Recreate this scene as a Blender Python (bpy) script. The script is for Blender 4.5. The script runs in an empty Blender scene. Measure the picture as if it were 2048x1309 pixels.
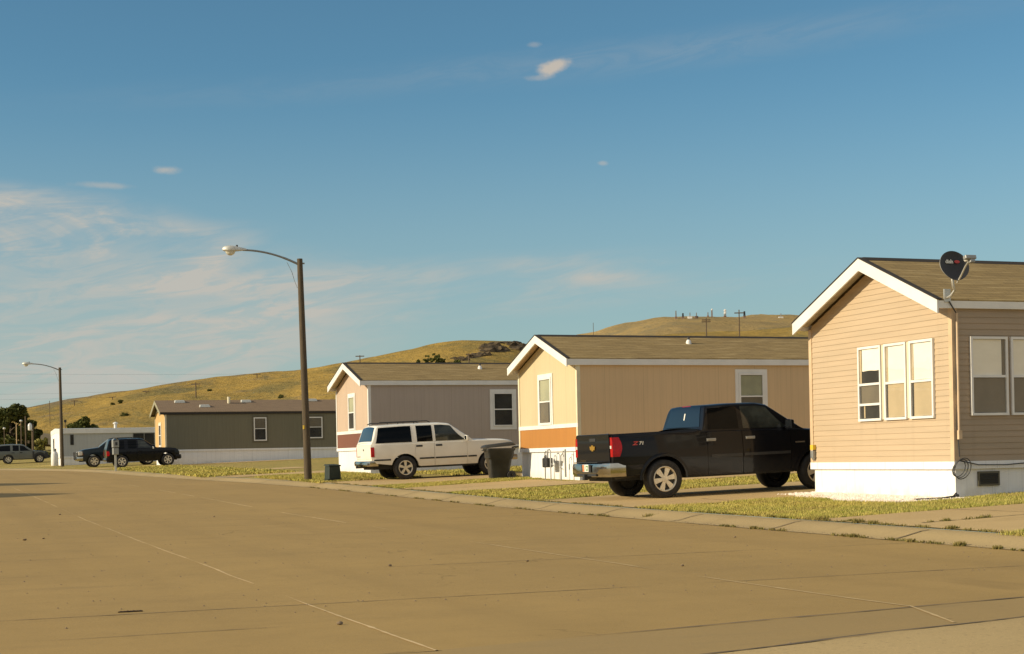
import bpy, bmesh, math, random
from mathutils import Vector, Matrix, noise
random.seed(7)
SC = bpy.context.scene
COL = SC.collection
# ------------------------------------------------------------------ layout frame
# world x = away from the street (across the lots), world y = along the street, z = up. Camera stands at x=0,y=0.
FPX = 3146.0; TH = math.radians(20.5); RO = 0.02; CZ = 1.2
CT, ST = math.cos(TH), math.sin(TH)
def lin(P):
    def f(x):
        if x <= P[0][0]: return P[0][1]
        for (a, za), (b, zb) in zip(P, P[1:]):
            if x <= b: return za + (zb - za) * (x - a) / (b - a)
        return P[-1][1]
    return f
def soft(P, w):
    f = lin(P)
    return lambda x: sum(f(x + w * k) for k in (-1, -.6, -.2, .2, .6, 1)) / 6.0
ZP = [(-60, 0), (12, 0), (25, .07), (32, .12), (45, .29), (57, .43), (75, .6), (102, .84), (125, .98), (144, 1.0), (200, 2.0), (260, 4.0)]
zr = lin(ZP)
nk = lin([(-60, 12), (50, 12), (58, 11.6), (67, 10.9), (79, 10.3), (95, 9.9), (108, 8.9), (119, 7.1), (127, 5.2), (140, 1.0), (160, -7)])
def lot(x, y): return zr(y) + .11 + .028 * max(0, min(x - nk(y), 30))
def uv(px, py):
    dx, dy = px - 1024, 915 - py
    return (dx * math.cos(RO) + dy * math.sin(RO)) / FPX, (-dx * math.sin(RO) + dy * math.cos(RO)) / FPX
def at(px, py, D):                       # photogrammetry: photo pixel + distance -> place in the world
    u, v = uv(px, py); X = u * D
    return Vector((X * CT + D * ST, D * CT - X * ST, CZ + v * D))
# ------------------------------------------------------------------ mesh builder
class MB:
    def __init__(s): s.v = []; s.f = []; s.m = []
    def add(s, vs, fs, m=0):
        o = len(s.v); s.v += [tuple(p) for p in vs]
        for f in fs: s.f.append(tuple(i + o for i in f)); s.m.append(m)
    def quad(s, a, b, c, d, m=0): s.add([a, b, c, d], [(0, 1, 2, 3)], m)
    def box(s, lo, hi, m=0):
        x0, y0, z0 = lo; x1, y1, z1 = hi
        s.add([(x0, y0, z0), (x1, y0, z0), (x1, y1, z0), (x0, y1, z0), (x0, y0, z1), (x1, y0, z1), (x1, y1, z1), (x0, y1, z1)],
              [(0, 3, 2, 1), (4, 5, 6, 7), (0, 1, 5, 4), (1, 2, 6, 5), (2, 3, 7, 6), (3, 0, 4, 7)], m)
    def hexa(s, P, m=0):                 # 8 points, bottom ring then top ring
        s.add(P, [(0, 3, 2, 1), (4, 5, 6, 7), (0, 1, 5, 4), (1, 2, 6, 5), (2, 3, 7, 6), (3, 0, 4, 7)], m)
    def prism(s, pts, d, m=0):           # closed planar polygon pts extruded by vector d
        n = len(pts); d = Vector(d); A = [Vector(p) for p in pts]
        s.add(A + [p + d for p in A], [tuple(range(n))[::-1], tuple(range(n, 2 * n))] + [(i, (i + 1) % n, n + (i + 1) % n, n + i) for i in range(n)], m)
    def tube(s, pts, r, n=8, m=0, caps=True):
        P = [Vector(p) for p in pts]; rs = r if isinstance(r, (list, tuple)) else [r] * len(P)
        rings = []; up = None
        for i, p in enumerate(P):
            t = (P[min(i + 1, len(P) - 1)] - P[max(i - 1, 0)]).normalized()
            if up is None: up = Vector((0, 0, 1)) if abs(t.z) < .9 else Vector((1, 0, 0))
            a = t.cross(up).normalized(); b = a.cross(t).normalized(); up = b
            rings.append([p + a * rs[i] * math.cos(2 * math.pi * k / n) + b * rs[i] * math.sin(2 * math.pi * k / n) for k in range(n)])
        fs = []
        for i in range(len(P) - 1):
            for k in range(n): fs.append((i * n + k, i * n + (k + 1) % n, (i + 1) * n + (k + 1) % n, (i + 1) * n + k))
        if caps: fs += [tuple(range(n))[::-1], tuple((len(P) - 1) * n + k for k in range(n))]
        s.add([q for R in rings for q in R], fs, m)
    def lathe(s, prof, n=24, c=(0, 0, 0), axis='z', m=0, closed=False):   # prof: (radius, height)
        vs = []
        for (r, h) in prof:
            for k in range(n):
                a = 2 * math.pi * k / n; p = (r * math.cos(a), r * math.sin(a), h)
                if axis == 'y': p = (p[0], p[2], p[1])
                if axis == 'x': p = (p[2], p[0], p[1])
                vs.append((c[0] + p[0], c[1] + p[1], c[2] + p[2]))
        fs = []; N = len(prof)
        for i in range(N if closed else N - 1):
            j = (i + 1) % N
            for k in range(n): fs.append((i * n + k, i * n + (k + 1) % n, j * n + (k + 1) % n, j * n + k))
        s.add(vs, fs, m)
    def grid(s, fn, nu, nv, m=0):
        vs = [fn(i / nu, j / nv) for j in range(nv + 1) for i in range(nu + 1)]
        s.add(vs, [(j * (nu + 1) + i, j * (nu + 1) + i + 1, (j + 1) * (nu + 1) + i + 1, (j + 1) * (nu + 1) + i) for j in range(nv) for i in range(nu)], m)
    def blob(s, c, r, seed=0, sub=2, rough=.35, sq=(1, 1, 1), m=0):
        bm = bmesh.new(); bmesh.ops.create_icosphere(bm, subdivisions=sub, radius=1)
        vs = []
        for v in bm.verts:
            k = 1 + rough * noise.noise(v.co * 1.7 + Vector((seed * 3.1, seed * 1.7, seed))) + rough * .5 * noise.noise(v.co * 4 + Vector((seed, 0, seed * 2.3)))
            vs.append((c[0] + v.co.x * r * k * sq[0], c[1] + v.co.y * r * k * sq[1], c[2] + v.co.z * r * k * sq[2]))
        fs = [tuple(v.index for v in f.verts) for f in bm.faces]; bm.free()
        s.add(vs, fs, m)
    def build(s, name, mats, parent=None, loc=None, smooth=None, recalc=True, bevel=0):
        me = bpy.data.meshes.new(name); me.from_pydata(s.v, [], s.f)
        for mt in (mats if isinstance(mats, (list, tuple)) else [mats]): me.materials.append(mt)
        me.polygons.foreach_set('material_index', s.m)
        if recalc:
            bm = bmesh.new(); bm.from_mesh(me); bmesh.ops.remove_doubles(bm, verts=bm.verts, dist=1e-5); bmesh.ops.recalc_face_normals(bm, faces=bm.faces); bm.to_mesh(me); bm.free()
        if smooth:
            me.polygons.foreach_set('use_smooth', [True] * len(me.polygons)); me.set_sharp_from_angle(angle=math.radians(smooth))
        me.update()
        o = bpy.data.objects.new(name, me); COL.objects.link(o)
        if parent: o.parent = parent
        if loc: o.location = loc
        if bevel:
            b = o.modifiers.new('bevel', 'BEVEL'); b.width = bevel; b.segments = 2; b.limit_method = 'ANGLE'
        return o
def tag(o, label=None, cat=None, group=None, kind=None):
    if label: o['label'] = label
    if cat: o['category'] = cat
    if group: o['group'] = group
    if kind: o['kind'] = kind
    return o
def thing(name, label, cat, loc, rz=0, group=None):
    o = bpy.data.objects.new(name, None); COL.objects.link(o); o.location = loc; o.rotation_euler.z = rz; o.empty_display_size = .2
    return tag(o, label, cat, group)
def dup(o, parent=None):
    c = o.copy(); COL.objects.link(c); c.parent = parent
    for ch in list(o.children): dup(ch, c)
    return c
# ------------------------------------------------------------------ materials
def nodes(name):
    m = bpy.data.materials.new(name); m.use_nodes = True
    nt = m.node_tree; b = nt.nodes['Principled BSDF']
    return m, nt, b
def N(nt, typ, **kw):
    n = nt.nodes.new(typ)
    for k, v in kw.items():
        if k.startswith('i_'): n.inputs[int(k[2:])].default_value = v
        else: setattr(n, k, v)
    return n
def mix(nt, fac, a, b, blend='MIX'):
    n = nt.nodes.new('ShaderNodeMix'); n.data_type = 'RGBA'; n.blend_type = blend
    for s, v in ((n.inputs[0], fac), (n.inputs[6], a), (n.inputs[7], b)):
        if hasattr(v, 'links') or hasattr(v, 'is_output'): nt.links.new(v, s)
        else: s.default_value = (*v, 1) if isinstance(v, tuple) and len(v) == 3 else v
    return n.outputs[2]
def mth(nt, op, a, b=0.0, clamp=False):
    n = nt.nodes.new('ShaderNodeMath'); n.operation = op; n.use_clamp = clamp
    for s, v in ((n.inputs[0], a), (n.inputs[1], b)):
        if hasattr(v, 'is_output'): nt.links.new(v, s)
        else: s.default_value = v
    return n.outputs[0]
def rng(nt, v, a, b, c=0.0, d=1.0, smooth=True):
    n = nt.nodes.new('ShaderNodeMapRange'); n.interpolation_type = 'SMOOTHSTEP' if smooth else 'LINEAR'
    nt.links.new(v, n.inputs[0]); n.inputs[1].default_value = a; n.inputs[2].default_value = b; n.inputs[3].default_value = c; n.inputs[4].default_value = d
    return n.outputs[0]
def coords(nt, kind='Object', scale=(1, 1, 1), rot=(0, 0, 0), loc=(0, 0, 0)):
    t = nt.nodes.new('ShaderNodeTexCoord'); mp = nt.nodes.new('ShaderNodeMapping')
    mp.inputs['Scale'].default_value = scale; mp.inputs['Rotation'].default_value = rot; mp.inputs['Location'].default_value = loc
    nt.links.new(t.outputs[kind], mp.inputs[0]); return mp.outputs[0]
def nz(nt, vec, scale, detail=4, rough=.55, dist=0.0):
    n = nt.nodes.new('ShaderNodeTexNoise'); nt.links.new(vec, n.inputs['Vector'])
    n.inputs['Scale'].default_value = scale; n.inputs['Detail'].default_value = detail; n.inputs['Roughness'].default_value = rough; n.inputs['Distortion'].default_value = dist
    return n.outputs[0]
def bump(nt, b, h, strength, dist=.01):
    n = nt.nodes.new('ShaderNodeBump'); n.inputs['Strength'].default_value = strength; n.inputs['Distance'].default_value = dist
    nt.links.new(h, n.inputs['Height']); nt.links.new(n.outputs[0], b.inputs['Normal'])
def pm(name, c1, c2=None, scale=3.0, rough=.6, metal=0.0, coat=0.0, bmp=0.0, bscale=60, stretch=(1, 1, 1), spec=.5):
    m, nt, b = nodes(name)
    b.inputs['Roughness'].default_value = rough; b.inputs['Metallic'].default_value = metal; b.inputs['Coat Weight'].default_value = coat
    b.inputs['Coat Roughness'].default_value = .04; b.inputs['Specular IOR Level'].default_value = spec
    c2 = c2 or tuple(x * .86 for x in c1)
    v = coords(nt, scale=stretch)
    f = rng(nt, nz(nt, v, scale, 5), .35, .65)
    nt.links.new(mix(nt, f, c1, c2), b.inputs['Base Color'])
    if bmp: bump(nt, b, nz(nt, v, bscale, 3), bmp)
    return m
def paint(name, c, c2=None, rough=.25, low_tint=.0, low_tintc=(.35, .28, .18)):
    m, nt, b = nodes(name)
    v = coords(nt); f = rng(nt, nz(nt, v, 1.3, 4), .35, .7)
    base = mix(nt, f, c, c2 or tuple(x * .9 for x in c))
    if low_tint:
        sep = nt.nodes.new('ShaderNodeSeparateXYZ'); nt.links.new(coords(nt), sep.inputs[0])
        d = mth(nt, 'MULTIPLY', rng(nt, sep.outputs[2], .95, .35), nz(nt, v, 6, 5)); base = mix(nt, mth(nt, 'MULTIPLY', d, low_tint), base, low_tintc)  # tint grows towards the bottom; road dust on the other cars
    nt.links.new(base, b.inputs['Base Color'])
    b.inputs['Roughness'].default_value = rough; b.inputs['Coat Weight'].default_value = .5; b.inputs['Coat Roughness'].default_value = .03; b.inputs['Coat IOR'].default_value = 1.38; b.inputs['Specular IOR Level'].default_value = .15
    return m
def groove(name, c1, c2, pitch, axis='H', rough=.75):
    # vertical-groove wood panel: grooves in the material of the flat panel
    m, nt, b = nodes(name)
    sep = nt.nodes.new('ShaderNodeSeparateXYZ'); v = coords(nt); nt.links.new(v, sep.inputs[0])
    h = mth(nt, 'ADD', sep.outputs[0], sep.outputs[1])
    fr = mth(nt, 'FRACT', mth(nt, 'DIVIDE', h, pitch))
    g = mth(nt, 'LESS_THAN', fr, .07); j2 = mth(nt, 'LESS_THAN', mth(nt, 'FRACT', mth(nt, 'DIVIDE', mth(nt, 'ADD', h, .37), 1.22)), .011)
    st = coords(nt, scale=(9, 9, .5))
    f = rng(nt, nz(nt, st, 1.2, 6, .65), .3, .7)
    big = rng(nt, nz(nt, v, .5, 3), .35, .65)
    base = mix(nt, mth(nt, 'MULTIPLY', big, .35), mix(nt, f, c1, c2), tuple(x * .82 for x in c1))
    base = mix(nt, mth(nt, 'MULTIPLY', g, .16), base, tuple(x * .5 for x in c1)); base = mix(nt, mth(nt, 'MULTIPLY', j2, .4), base, tuple(x * .45 for x in c1))
    sz = nt.nodes.new('ShaderNodeSeparateXYZ'); nt.links.new(coords(nt), sz.inputs[0])
    dn = mth(nt, 'MULTIPLY', rng(nt, sz.outputs[2], .34, -.02), rng(nt, nz(nt, coords(nt, scale=(1, 1, .7)), 3.2, 5, .65), .35, .7))
    st2 = mth(nt, 'MULTIPLY', rng(nt, nz(nt, coords(nt, scale=(7, 7, .25)), 1.0, 4, .6), .55, .75), .14)
    base = mix(nt, mth(nt, 'MULTIPLY', dn, .38), base, (.36, .27, .16)); base = mix(nt, st2, base, tuple(x * .6 for x in c1))
    nt.links.new(base, b.inputs['Base Color']); b.inputs['Roughness'].default_value = rough
    hh = mth(nt, 'SUBTRACT', mth(nt, 'MULTIPLY', f, .25), mth(nt, 'MAXIMUM', g, j2)); bump(nt, b, hh, .2, .006)
    return m
def siding_mat(name, c1, c2):
    m, nt, b = nodes(name); v = coords(nt)
    f = rng(nt, nz(nt, coords(nt, scale=(.6, .6, 9)), 1.0, 3), .35, .65); f2 = nz(nt, coords(nt, scale=(2, 2, 40)), 2, 4)
    base = mix(nt, mth(nt, 'MULTIPLY', f2, .3), mix(nt, f, c1, c2), tuple(x * .88 for x in c1))
    sz = nt.nodes.new('ShaderNodeSeparateXYZ'); nt.links.new(coords(nt), sz.inputs[0])
    dn = mth(nt, 'MULTIPLY', rng(nt, sz.outputs[2], .34, -.02), rng(nt, nz(nt, coords(nt, scale=(1, 1, .7)), 3.2, 5, .65), .35, .7))
    st2 = mth(nt, 'MULTIPLY', rng(nt, nz(nt, coords(nt, scale=(4, 4, .3)), 1.0, 4, .6), .55, .75), .14)
    base = mix(nt, mth(nt, 'MULTIPLY', dn, .38), base, (.36, .27, .16)); base = mix(nt, st2, base, tuple(x * .6 for x in c1))
    nt.links.new(base, b.inputs['Base Color']); b.inputs['Roughness'].default_value = .5
    bump(nt, b, nz(nt, coords(nt, scale=(3, 3, 60)), 3, 4), .12, .003); return m
def shingle(name, c1, c2, c3):
    m, nt, b = nodes(name)
    br = nt.nodes.new('ShaderNodeTexBrick'); nt.links.new(coords(nt), br.inputs[0])
    br.offset = .5; br.inputs['Scale'].default_value = 1; br.inputs['Brick Width'].default_value = .32; br.inputs['Row Height'].default_value = .135; br.inputs['Mortar Size'].default_value = .006
    br.inputs['Color1'].default_value = (*c1, 1); br.inputs['Color2'].default_value = (*c2, 1); br.inputs['Mortar'].default_value = (*tuple(x * .45 for x in c1), 1); br.inputs['Bias'].default_value = -.1
    st = nz(nt, coords(nt, scale=(.55, 7.0, 1)), 1.6, 5, .65)
    base = mix(nt, mth(nt, 'MULTIPLY', rng(nt, st, .5, .66), .75), br.outputs[0], c3)
    base = mix(nt, mth(nt, 'MULTIPLY', nz(nt, coords(nt), 70, 2), .5), base, tuple(x * .6 for x in c1))
    nt.links.new(base, b.inputs['Base Color']); b.inputs['Roughness'].default_value = .9
    bump(nt, b, br.outputs['Fac'], -.5, .01); return m
def glassmat(name, tint=(1, .985, .95), refl=.13):
    m = bpy.data.materials.new(name); m.use_nodes = True; nt = m.node_tree; nt.nodes.clear()
    o = N(nt, 'ShaderNodeOutputMaterial'); t = N(nt, 'ShaderNodeBsdfTransparent'); g = N(nt, 'ShaderNodeBsdfGlossy'); mx = N(nt, 'ShaderNodeMixShader'); fr = N(nt, 'ShaderNodeFresnel')
    t.inputs[0].default_value = (*tint, 1); g.inputs['Roughness'].default_value = .015; g.inputs[0].default_value = (1, 1, 1, 1)
    fr.inputs[0].default_value = 1.55
    w = nz(nt, coords(nt), 1.2, 2); bp = N(nt, 'ShaderNodeBump'); bp.inputs['Strength'].default_value = .03; bp.inputs['Distance'].default_value = .05; nt.links.new(w, bp.inputs['Height']); nt.links.new(bp.outputs[0], g.inputs['Normal'])
    f = mth(nt, 'MULTIPLY', fr.outputs[0], refl, True)
    nt.links.new(f, mx.inputs[0]); nt.links.new(t.outputs[0], mx.inputs[1]); nt.links.new(g.outputs[0], mx.inputs[2]); nt.links.new(mx.outputs[0], o.inputs[0])
    return m
def concrete(name, c1, c2, dark, speck=.5, streak=False):
    m, nt, b = nodes(name); v = coords(nt)
    f = rng(nt, nz(nt, v, .22, 6, .6, .4), .32, .68)
    base = mix(nt, f, c1, c2)
    f2 = rng(nt, nz(nt, coords(nt, scale=(.35, 1.1, 1)), .9, 6, .65), .52, .75)
    base = mix(nt, mth(nt, 'MULTIPLY', f2, .55), base, dark)
    if streak:   # faint tyre-polish bands along the street and damp-looking slabs
        f3 = rng(nt, nz(nt, coords(nt, scale=(.8, .035, 1)), 1.0, 4, .5), .45, .7)
        base = mix(nt, mth(nt, 'MULTIPLY', f3, .4), base, tuple(x * .78 for x in c1))
        sx2 = nt.nodes.new('ShaderNodeSeparateXYZ'); nt.links.new(v, sx2.inputs[0])
        cb = nt.nodes.new('ShaderNodeCombineXYZ'); nt.links.new(mth(nt, 'FLOOR', mth(nt, 'DIVIDE', mth(nt, 'ADD', sx2.outputs[0], 1.0), 4.0)), cb.inputs[0]); nt.links.new(mth(nt, 'FLOOR', mth(nt, 'DIVIDE', mth(nt, 'SUBTRACT', sx2.outputs[1], 1.8), 3.7)), cb.inputs[1])
        wn = nt.nodes.new('ShaderNodeTexWhiteNoise'); nt.links.new(cb.outputs[0], wn.inputs[0])
        base = mix(nt, mth(nt, 'MULTIPLY', wn.outputs[0], .22), base, tuple(x * .72 for x in c1))
        mo = rng(nt, nz(nt, v, 1.6, 6, .7, .3), .42, .68); base = mix(nt, mth(nt, 'MULTIPLY', mo, .3), base, tuple(x * .7 for x in c1))
        wv = nt.nodes.new('ShaderNodeVectorMath'); wv.operation = 'ADD'; wob_ = nt.nodes.new('ShaderNodeTexNoise'); nt.links.new(v, wob_.inputs['Vector']); wob_.inputs['Scale'].default_value = .9; wob_.inputs['Detail'].default_value = 5
        sc_ = nt.nodes.new('ShaderNodeVectorMath'); sc_.operation = 'SCALE'; nt.links.new(wob_.outputs['Color'], sc_.inputs[0]); sc_.inputs['Scale'].default_value = 1.6
        nt.links.new(v, wv.inputs[0]); nt.links.new(sc_.outputs[0], wv.inputs[1])
        ve = nt.nodes.new('ShaderNodeTexVoronoi'); ve.feature = 'DISTANCE_TO_EDGE'; nt.links.new(wv.outputs[0], ve.inputs['Vector']); ve.inputs['Scale'].default_value = .16
        ck = mth(nt, 'MULTIPLY', rng(nt, ve.outputs['Distance'], .0032, .0012), rng(nt, nz(nt, v, .22, 3), .5, .58))
        base = mix(nt, mth(nt, 'MULTIPLY', ck, .6), base, tuple(x * .35 for x in c1))
        g2 = nz(nt, v, 130, 2, .7); base = mix(nt, mth(nt, 'MULTIPLY', rng(nt, g2, .5, .75), .5), base, tuple(x * .5 for x in c1)); base = mix(nt, mth(nt, 'MULTIPLY', rng(nt, g2, .5, .28), .35), base, tuple(min(1, x * 1.6) for x in c1))
        trk = mth(nt, 'MULTIPLY', rng(nt, mth(nt, 'ABSOLUTE', mth(nt, 'SUBTRACT', mth(nt, 'PINGPONG', mth(nt, 'ADD', sx2.outputs[0], 1.0), 2.0), 1.0)), .45, .05), rng(nt, nz(nt, coords(nt, scale=(1, .12, 1)), .8, 4), .4, .65)); base = mix(nt, mth(nt, 'MULTIPLY', trk, .22), base, tuple(x * .6 for x in c1))
        oil = rng(nt, nz(nt, coords(nt, scale=(1.2, .35, 1)), .8, 3, .5), .66, .76); base = mix(nt, mth(nt, 'MULTIPLY', oil, .35), base, tuple(x * .5 for x in c1))
    sp = rng(nt, nz(nt, v, 26, 3, .7), .55, .75); base = mix(nt, mth(nt, 'MULTIPLY', sp, speck), base, tuple(x * .62 for x in c1))
    sp2 = rng(nt, nz(nt, v, 75, 2, .6), .62, .72); base = mix(nt, mth(nt, 'MULTIPLY', sp2, speck), base, tuple(min(1, x * 1.45) for x in c1))
    vo = nt.nodes.new('ShaderNodeTexVoronoi'); nt.links.new(v, vo.inputs['Vector']); vo.inputs['Scale'].default_value = 1.7
    spot = rng(nt, vo.outputs['Distance'], .05, .02); base = mix(nt, mth(nt, 'MULTIPLY', spot, .5), base, tuple(x * .4 for x in c1))
    nt.links.new(base, b.inputs['Base Color']); b.inputs['Roughness'].default_value = .85; b.inputs['Specular IOR Level'].default_value = .3
    bump(nt, b, nz(nt, v, 40, 5, .7), .25, .01); return m
def grassmat(name, cols, island=False):
    m, nt, b = nodes(name); v = coords(nt)
    a = rng(nt, nz(nt, v, .45, 5, .6), .35, .65); c = rng(nt, nz(nt, v, 5, 5, .7), .35, .65)
    base = mix(nt, a, cols[0], cols[1]); base = mix(nt, mth(nt, 'MULTIPLY', c, .75), base, cols[2]); tn = rng(nt, nz(nt, coords(nt, scale=(.7, 1.2, 1)), 1.1, 6, .68), .5, .66); base = mix(nt, mth(nt, 'MULTIPLY', tn, .6), base, (.42, .29, .12))
    if island:
        g = nt.nodes.new('ShaderNodeNewGeometry'); base = mix(nt, mth(nt, 'MULTIPLY', g.outputs['Random Per Island'], .6), base, cols[3])
        b.inputs['Subsurface Weight'].default_value = 0
    else:
        base = mix(nt, mth(nt, 'MULTIPLY', rng(nt, nz(nt, v, 45, 3, .7), .45, .7), .6), base, tuple(x * .5 for x in cols[0]))
        bump(nt, b, nz(nt, v, 35, 4, .7), .9, .05)
    nt.links.new(base, b.inputs['Base Color']); b.inputs['Roughness'].default_value = .9; b.inputs['Specular IOR Level'].default_value = .1
    return m
M = {}
M['white_trim'] = pm('white_trim', (.8, .78, .74), (.74, .72, .68), 2, .55)
M['skirt'] = groove('skirt', (.86, .85, .83), (.8, .79, .77), .30)
M['cream_trim'] = pm('cream_trim', (.76, .68, .48), None, 2, .6)
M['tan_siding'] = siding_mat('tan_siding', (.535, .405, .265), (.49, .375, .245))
M['tan_siding_shade'] = siding_mat('tan_siding_shade', (.40, .30, .20), (.36, .275, .18))  # same siding, shade of the long sides put into the colour
M['tan_trim'] = pm('tan_trim', (.66, .48, .30), None, 3, .55)
M['yellow_wall'] = groove('yellow_wall', (.60, .50, .31), (.56, .465, .285), .2)
M['yellow_wall_shade'] = groove('yellow_wall_shade', (.70, .50, .29), (.66, .475, .275), .2)  # yellow wall repeated for its shaded long sides, their tone painted in
M['pink_wall'] = groove('pink_wall', (.54, .405, .30), (.50, .38, .28), .2)
M['pink_wall_shade'] = groove('pink_wall_shade', (.46, .38, .325), (.43, .355, .30), .2)  # pink wall repeated for the long sides, shade mixed into the colour
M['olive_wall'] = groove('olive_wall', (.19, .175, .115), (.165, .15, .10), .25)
M['olive_wall_lit'] = groove('olive_wall_lit', (.62, .40, .16), (.57, .36, .145), .25)  # gable copy of the olive wall, warm sunlight put into the colour
M['olive_trim'] = pm('olive_trim', (.12, .105, .065), None, 3, .6)
M['rake_olive'] = pm('rake_olive', (.32, .30, .2), None, 3, .6)
M['white_wall_shade'] = groove('white_wall_shade', (.47, .48, .465), (.44, .45, .435), .3)  # white wall greyed, shade of the long side put into the colour
M['orange'] = groove('orange', (.46, .20, .04), (.42, .18, .037), .2)
M['maroon'] = groove('maroon', (.20, .075, .045), (.17, .065, .04), .2)
M['roof_brown'] = shingle('roof_brown', (.30, .205, .075), (.235, .16, .06), (.50, .37, .17))
M['roof_far'] = shingle('roof_far', (.25, .17, .10), (.215, .145, .088), (.28, .195, .12))
M['roof_edge'] = pm('roof_edge', (.035, .028, .022), None, 5, .8)
M['soffit'] = pm('soffit', (.62, .52, .34), None, 4, .7)
M['metal_grey'] = pm('metal_grey', (.34, .34, .32), None, 6, .45, .4)
M['galv'] = pm('galv', (.62, .60, .54), None, 12, .4, .7)
M['dark_metal'] = pm('dark_metal', (.05, .05, .05), None, 8, .5, .3)
M['dark_in'] = pm('dark_in', (.022, .022, .022), (.04, .04, .037), 1.5, .8)
M['glass'] = glassmat('glass')
M['blind'] = pm('blind', (.90, .86, .76), (.86, .82, .72), 2, .8, stretch=(1, 1, 2))
M['screen'] = pm('screen', (.50, .41, .27), (.45, .37, .245), 2, .9)
M['pane_pale'] = pm('pane_pale', (.38, .385, .27), (.32, .33, .24), 2, .8)
M['screen_mid'] = pm('screen_mid', (.27, .235, .185), (.24, .21, .165), 2, .9)
M['screen_dark'] = pm('screen_dark', (.17, .15, .115), (.14, .125, .10), 2, .9)
M['black_paint'] = paint('black_paint', (.003, .0035, .006), rough=.3, low_tint=.05)
M['dark_blue_paint'] = paint('dark_blue_paint', (.012, .02, .028), rough=.25, low_tint=.1)
M['white_paint'] = paint('white_paint', (.90, .86, .76), rough=.3, low_tint=.6, low_tintc=(.62, .47, .22))  # white body turning tan towards the bottom
M['silver_paint'] = paint('silver_paint', (.15, .16, .145), rough=.3, low_tint=.3)
M['tint'] = pm('tint', (.004, .005, .006), None, 3, .05, 0, 0, spec=.14)
M['tint_rear'] = pm('tint_rear', (.005, .008, .012), None, 3, .04, 0, .6, spec=.3)
M['tint_light'] = pm('tint_light', (.05, .056, .048), (.015, .017, .015), 1.6, .05, 0, 0, spec=.5)
M['rubber'] = pm('rubber', (.018, .017, .016), (.03, .027, .024), 8, .8, bmp=.3, bscale=40)
M['plastic'] = pm('plastic', (.03, .03, .03), None, 8, .55)
M['alloy'] = pm('alloy', (.80, .72, .56), None, 9, .38, .45)
M['chrome'] = pm('chrome', (.52, .49, .43), None, 4, .12, 1.0)
M['red_lens'] = pm('red_lens', (.42, .005, .007), (.30, .003, .004), 9, .2, 0, .3, spec=.2)
M['white_lens'] = pm('white_lens', (.75, .72, .66), None, 20, .15, 0, 1.0)
M['amber'] = pm('amber', (.8, .3, .03), None, 20, .2, 0, .6)
M['gold'] = pm('gold', (.62, .36, .06), None, 12, .3, .6)
M['red_dec'] = pm('red_dec', (.55, .05, .04), None, 12, .5)
M['white_dec'] = pm('white_dec', (.8, .78, .7), None, 12, .5)
M['green_dec'] = pm('green_dec', (.12, .3, .12), None, 12, .5)
M['orange_dec'] = pm('orange_dec', (.7, .25, .1), None, 12, .5)
M['bin'] = pm('bin', (.038, .036, .031), (.028, .027, .023), 4, .5, bmp=.1)
M['green_box'] = pm('green_box', (.018, .03, .022), (.014, .024, .018), 4, .6)
M['wood_pole'] = pm('wood_pole', (.105, .075, .04), (.065, .048, .028), 4, .85, bmp=.5, bscale=9, stretch=(9, 9, .5))
M['wood_far'] = pm('wood_far', (.13, .09, .055), None, 4, .85)
M['lamp_grey'] = pm('lamp_grey', (.66, .65, .58), None, 7, .5, .3)
M['lamp_glass'] = pm('lamp_glass', (.72, .70, .58), None, 7, .15, 0, .6)
M['arm_grey'] = pm('arm_grey', (.25, .26, .25), None, 7, .5, .5)
M['gravel'] = pm('gravel', (.92, .84, .74), (.68, .56, .46), 9, .8)
M['rock'] = pm('rock', (.045, .036, .025), (.15, .11, .065), .5, .95, bmp=.8, bscale=1.5, spec=.1)
M['stone'] = pm('stone', (.22, .16, .10), None, 9, .9)
M['tar'] = pm('tar', (.05, .03, .02), None, 9, .9)
M['beige'] = pm('beige', (.55, .40, .22), (.48, .35, .2), .5, .8)
M['shadewall'] = pm('shadewall', (.10, .09, .08), (.06, .055, .05), .7, .8)
M['bark'] = pm('bark', (.09, .065, .04), None, 3, .9, bmp=.5, bscale=8)
M['road'] = concrete('road', (.415, .272, .093), (.36, .238, .084), (.272, .182, .071), .6, True)
M['drive'] = concrete('drive', (.56, .395, .18), (.49, .34, .155), (.38, .26, .115), .35)
M['kerb'] = concrete('kerb', (.43, .315, .15), (.37, .27, .128), (.27, .195, .09), .7)
M['pan'] = concrete('pan', (.37, .252, .10), (.33, .226, .09), (.24, .175, .085), .4)
M['asphalt'] = concrete('asphalt', (.50, .36, .165), (.42, .30, .135), (.29, .21, .095), 1.0)
M['joint_light'] = concrete('joint_light', (.70, .52, .28), (.52, .38, .19), (.40, .29, .14), .3)
M['joint_dark'] = concrete('joint_dark', (.13, .10, .065), (.20, .15, .095), (.08, .06, .04), .3)
M['lawn'] = grassmat('lawn', [(.40, .31, .085), (.32, .29, .07), (.50, .36, .15)])
M['blade'] = grassmat('blade', [(.54, .45, .095), (.38, .39, .075), (.72, .55, .20), (.17, .18, .035)], True)
M['weed'] = grassmat('weed', [(.22, .19, .05), (.17, .16, .045), (.30, .22, .08), (.10, .10, .03)], True)
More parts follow.
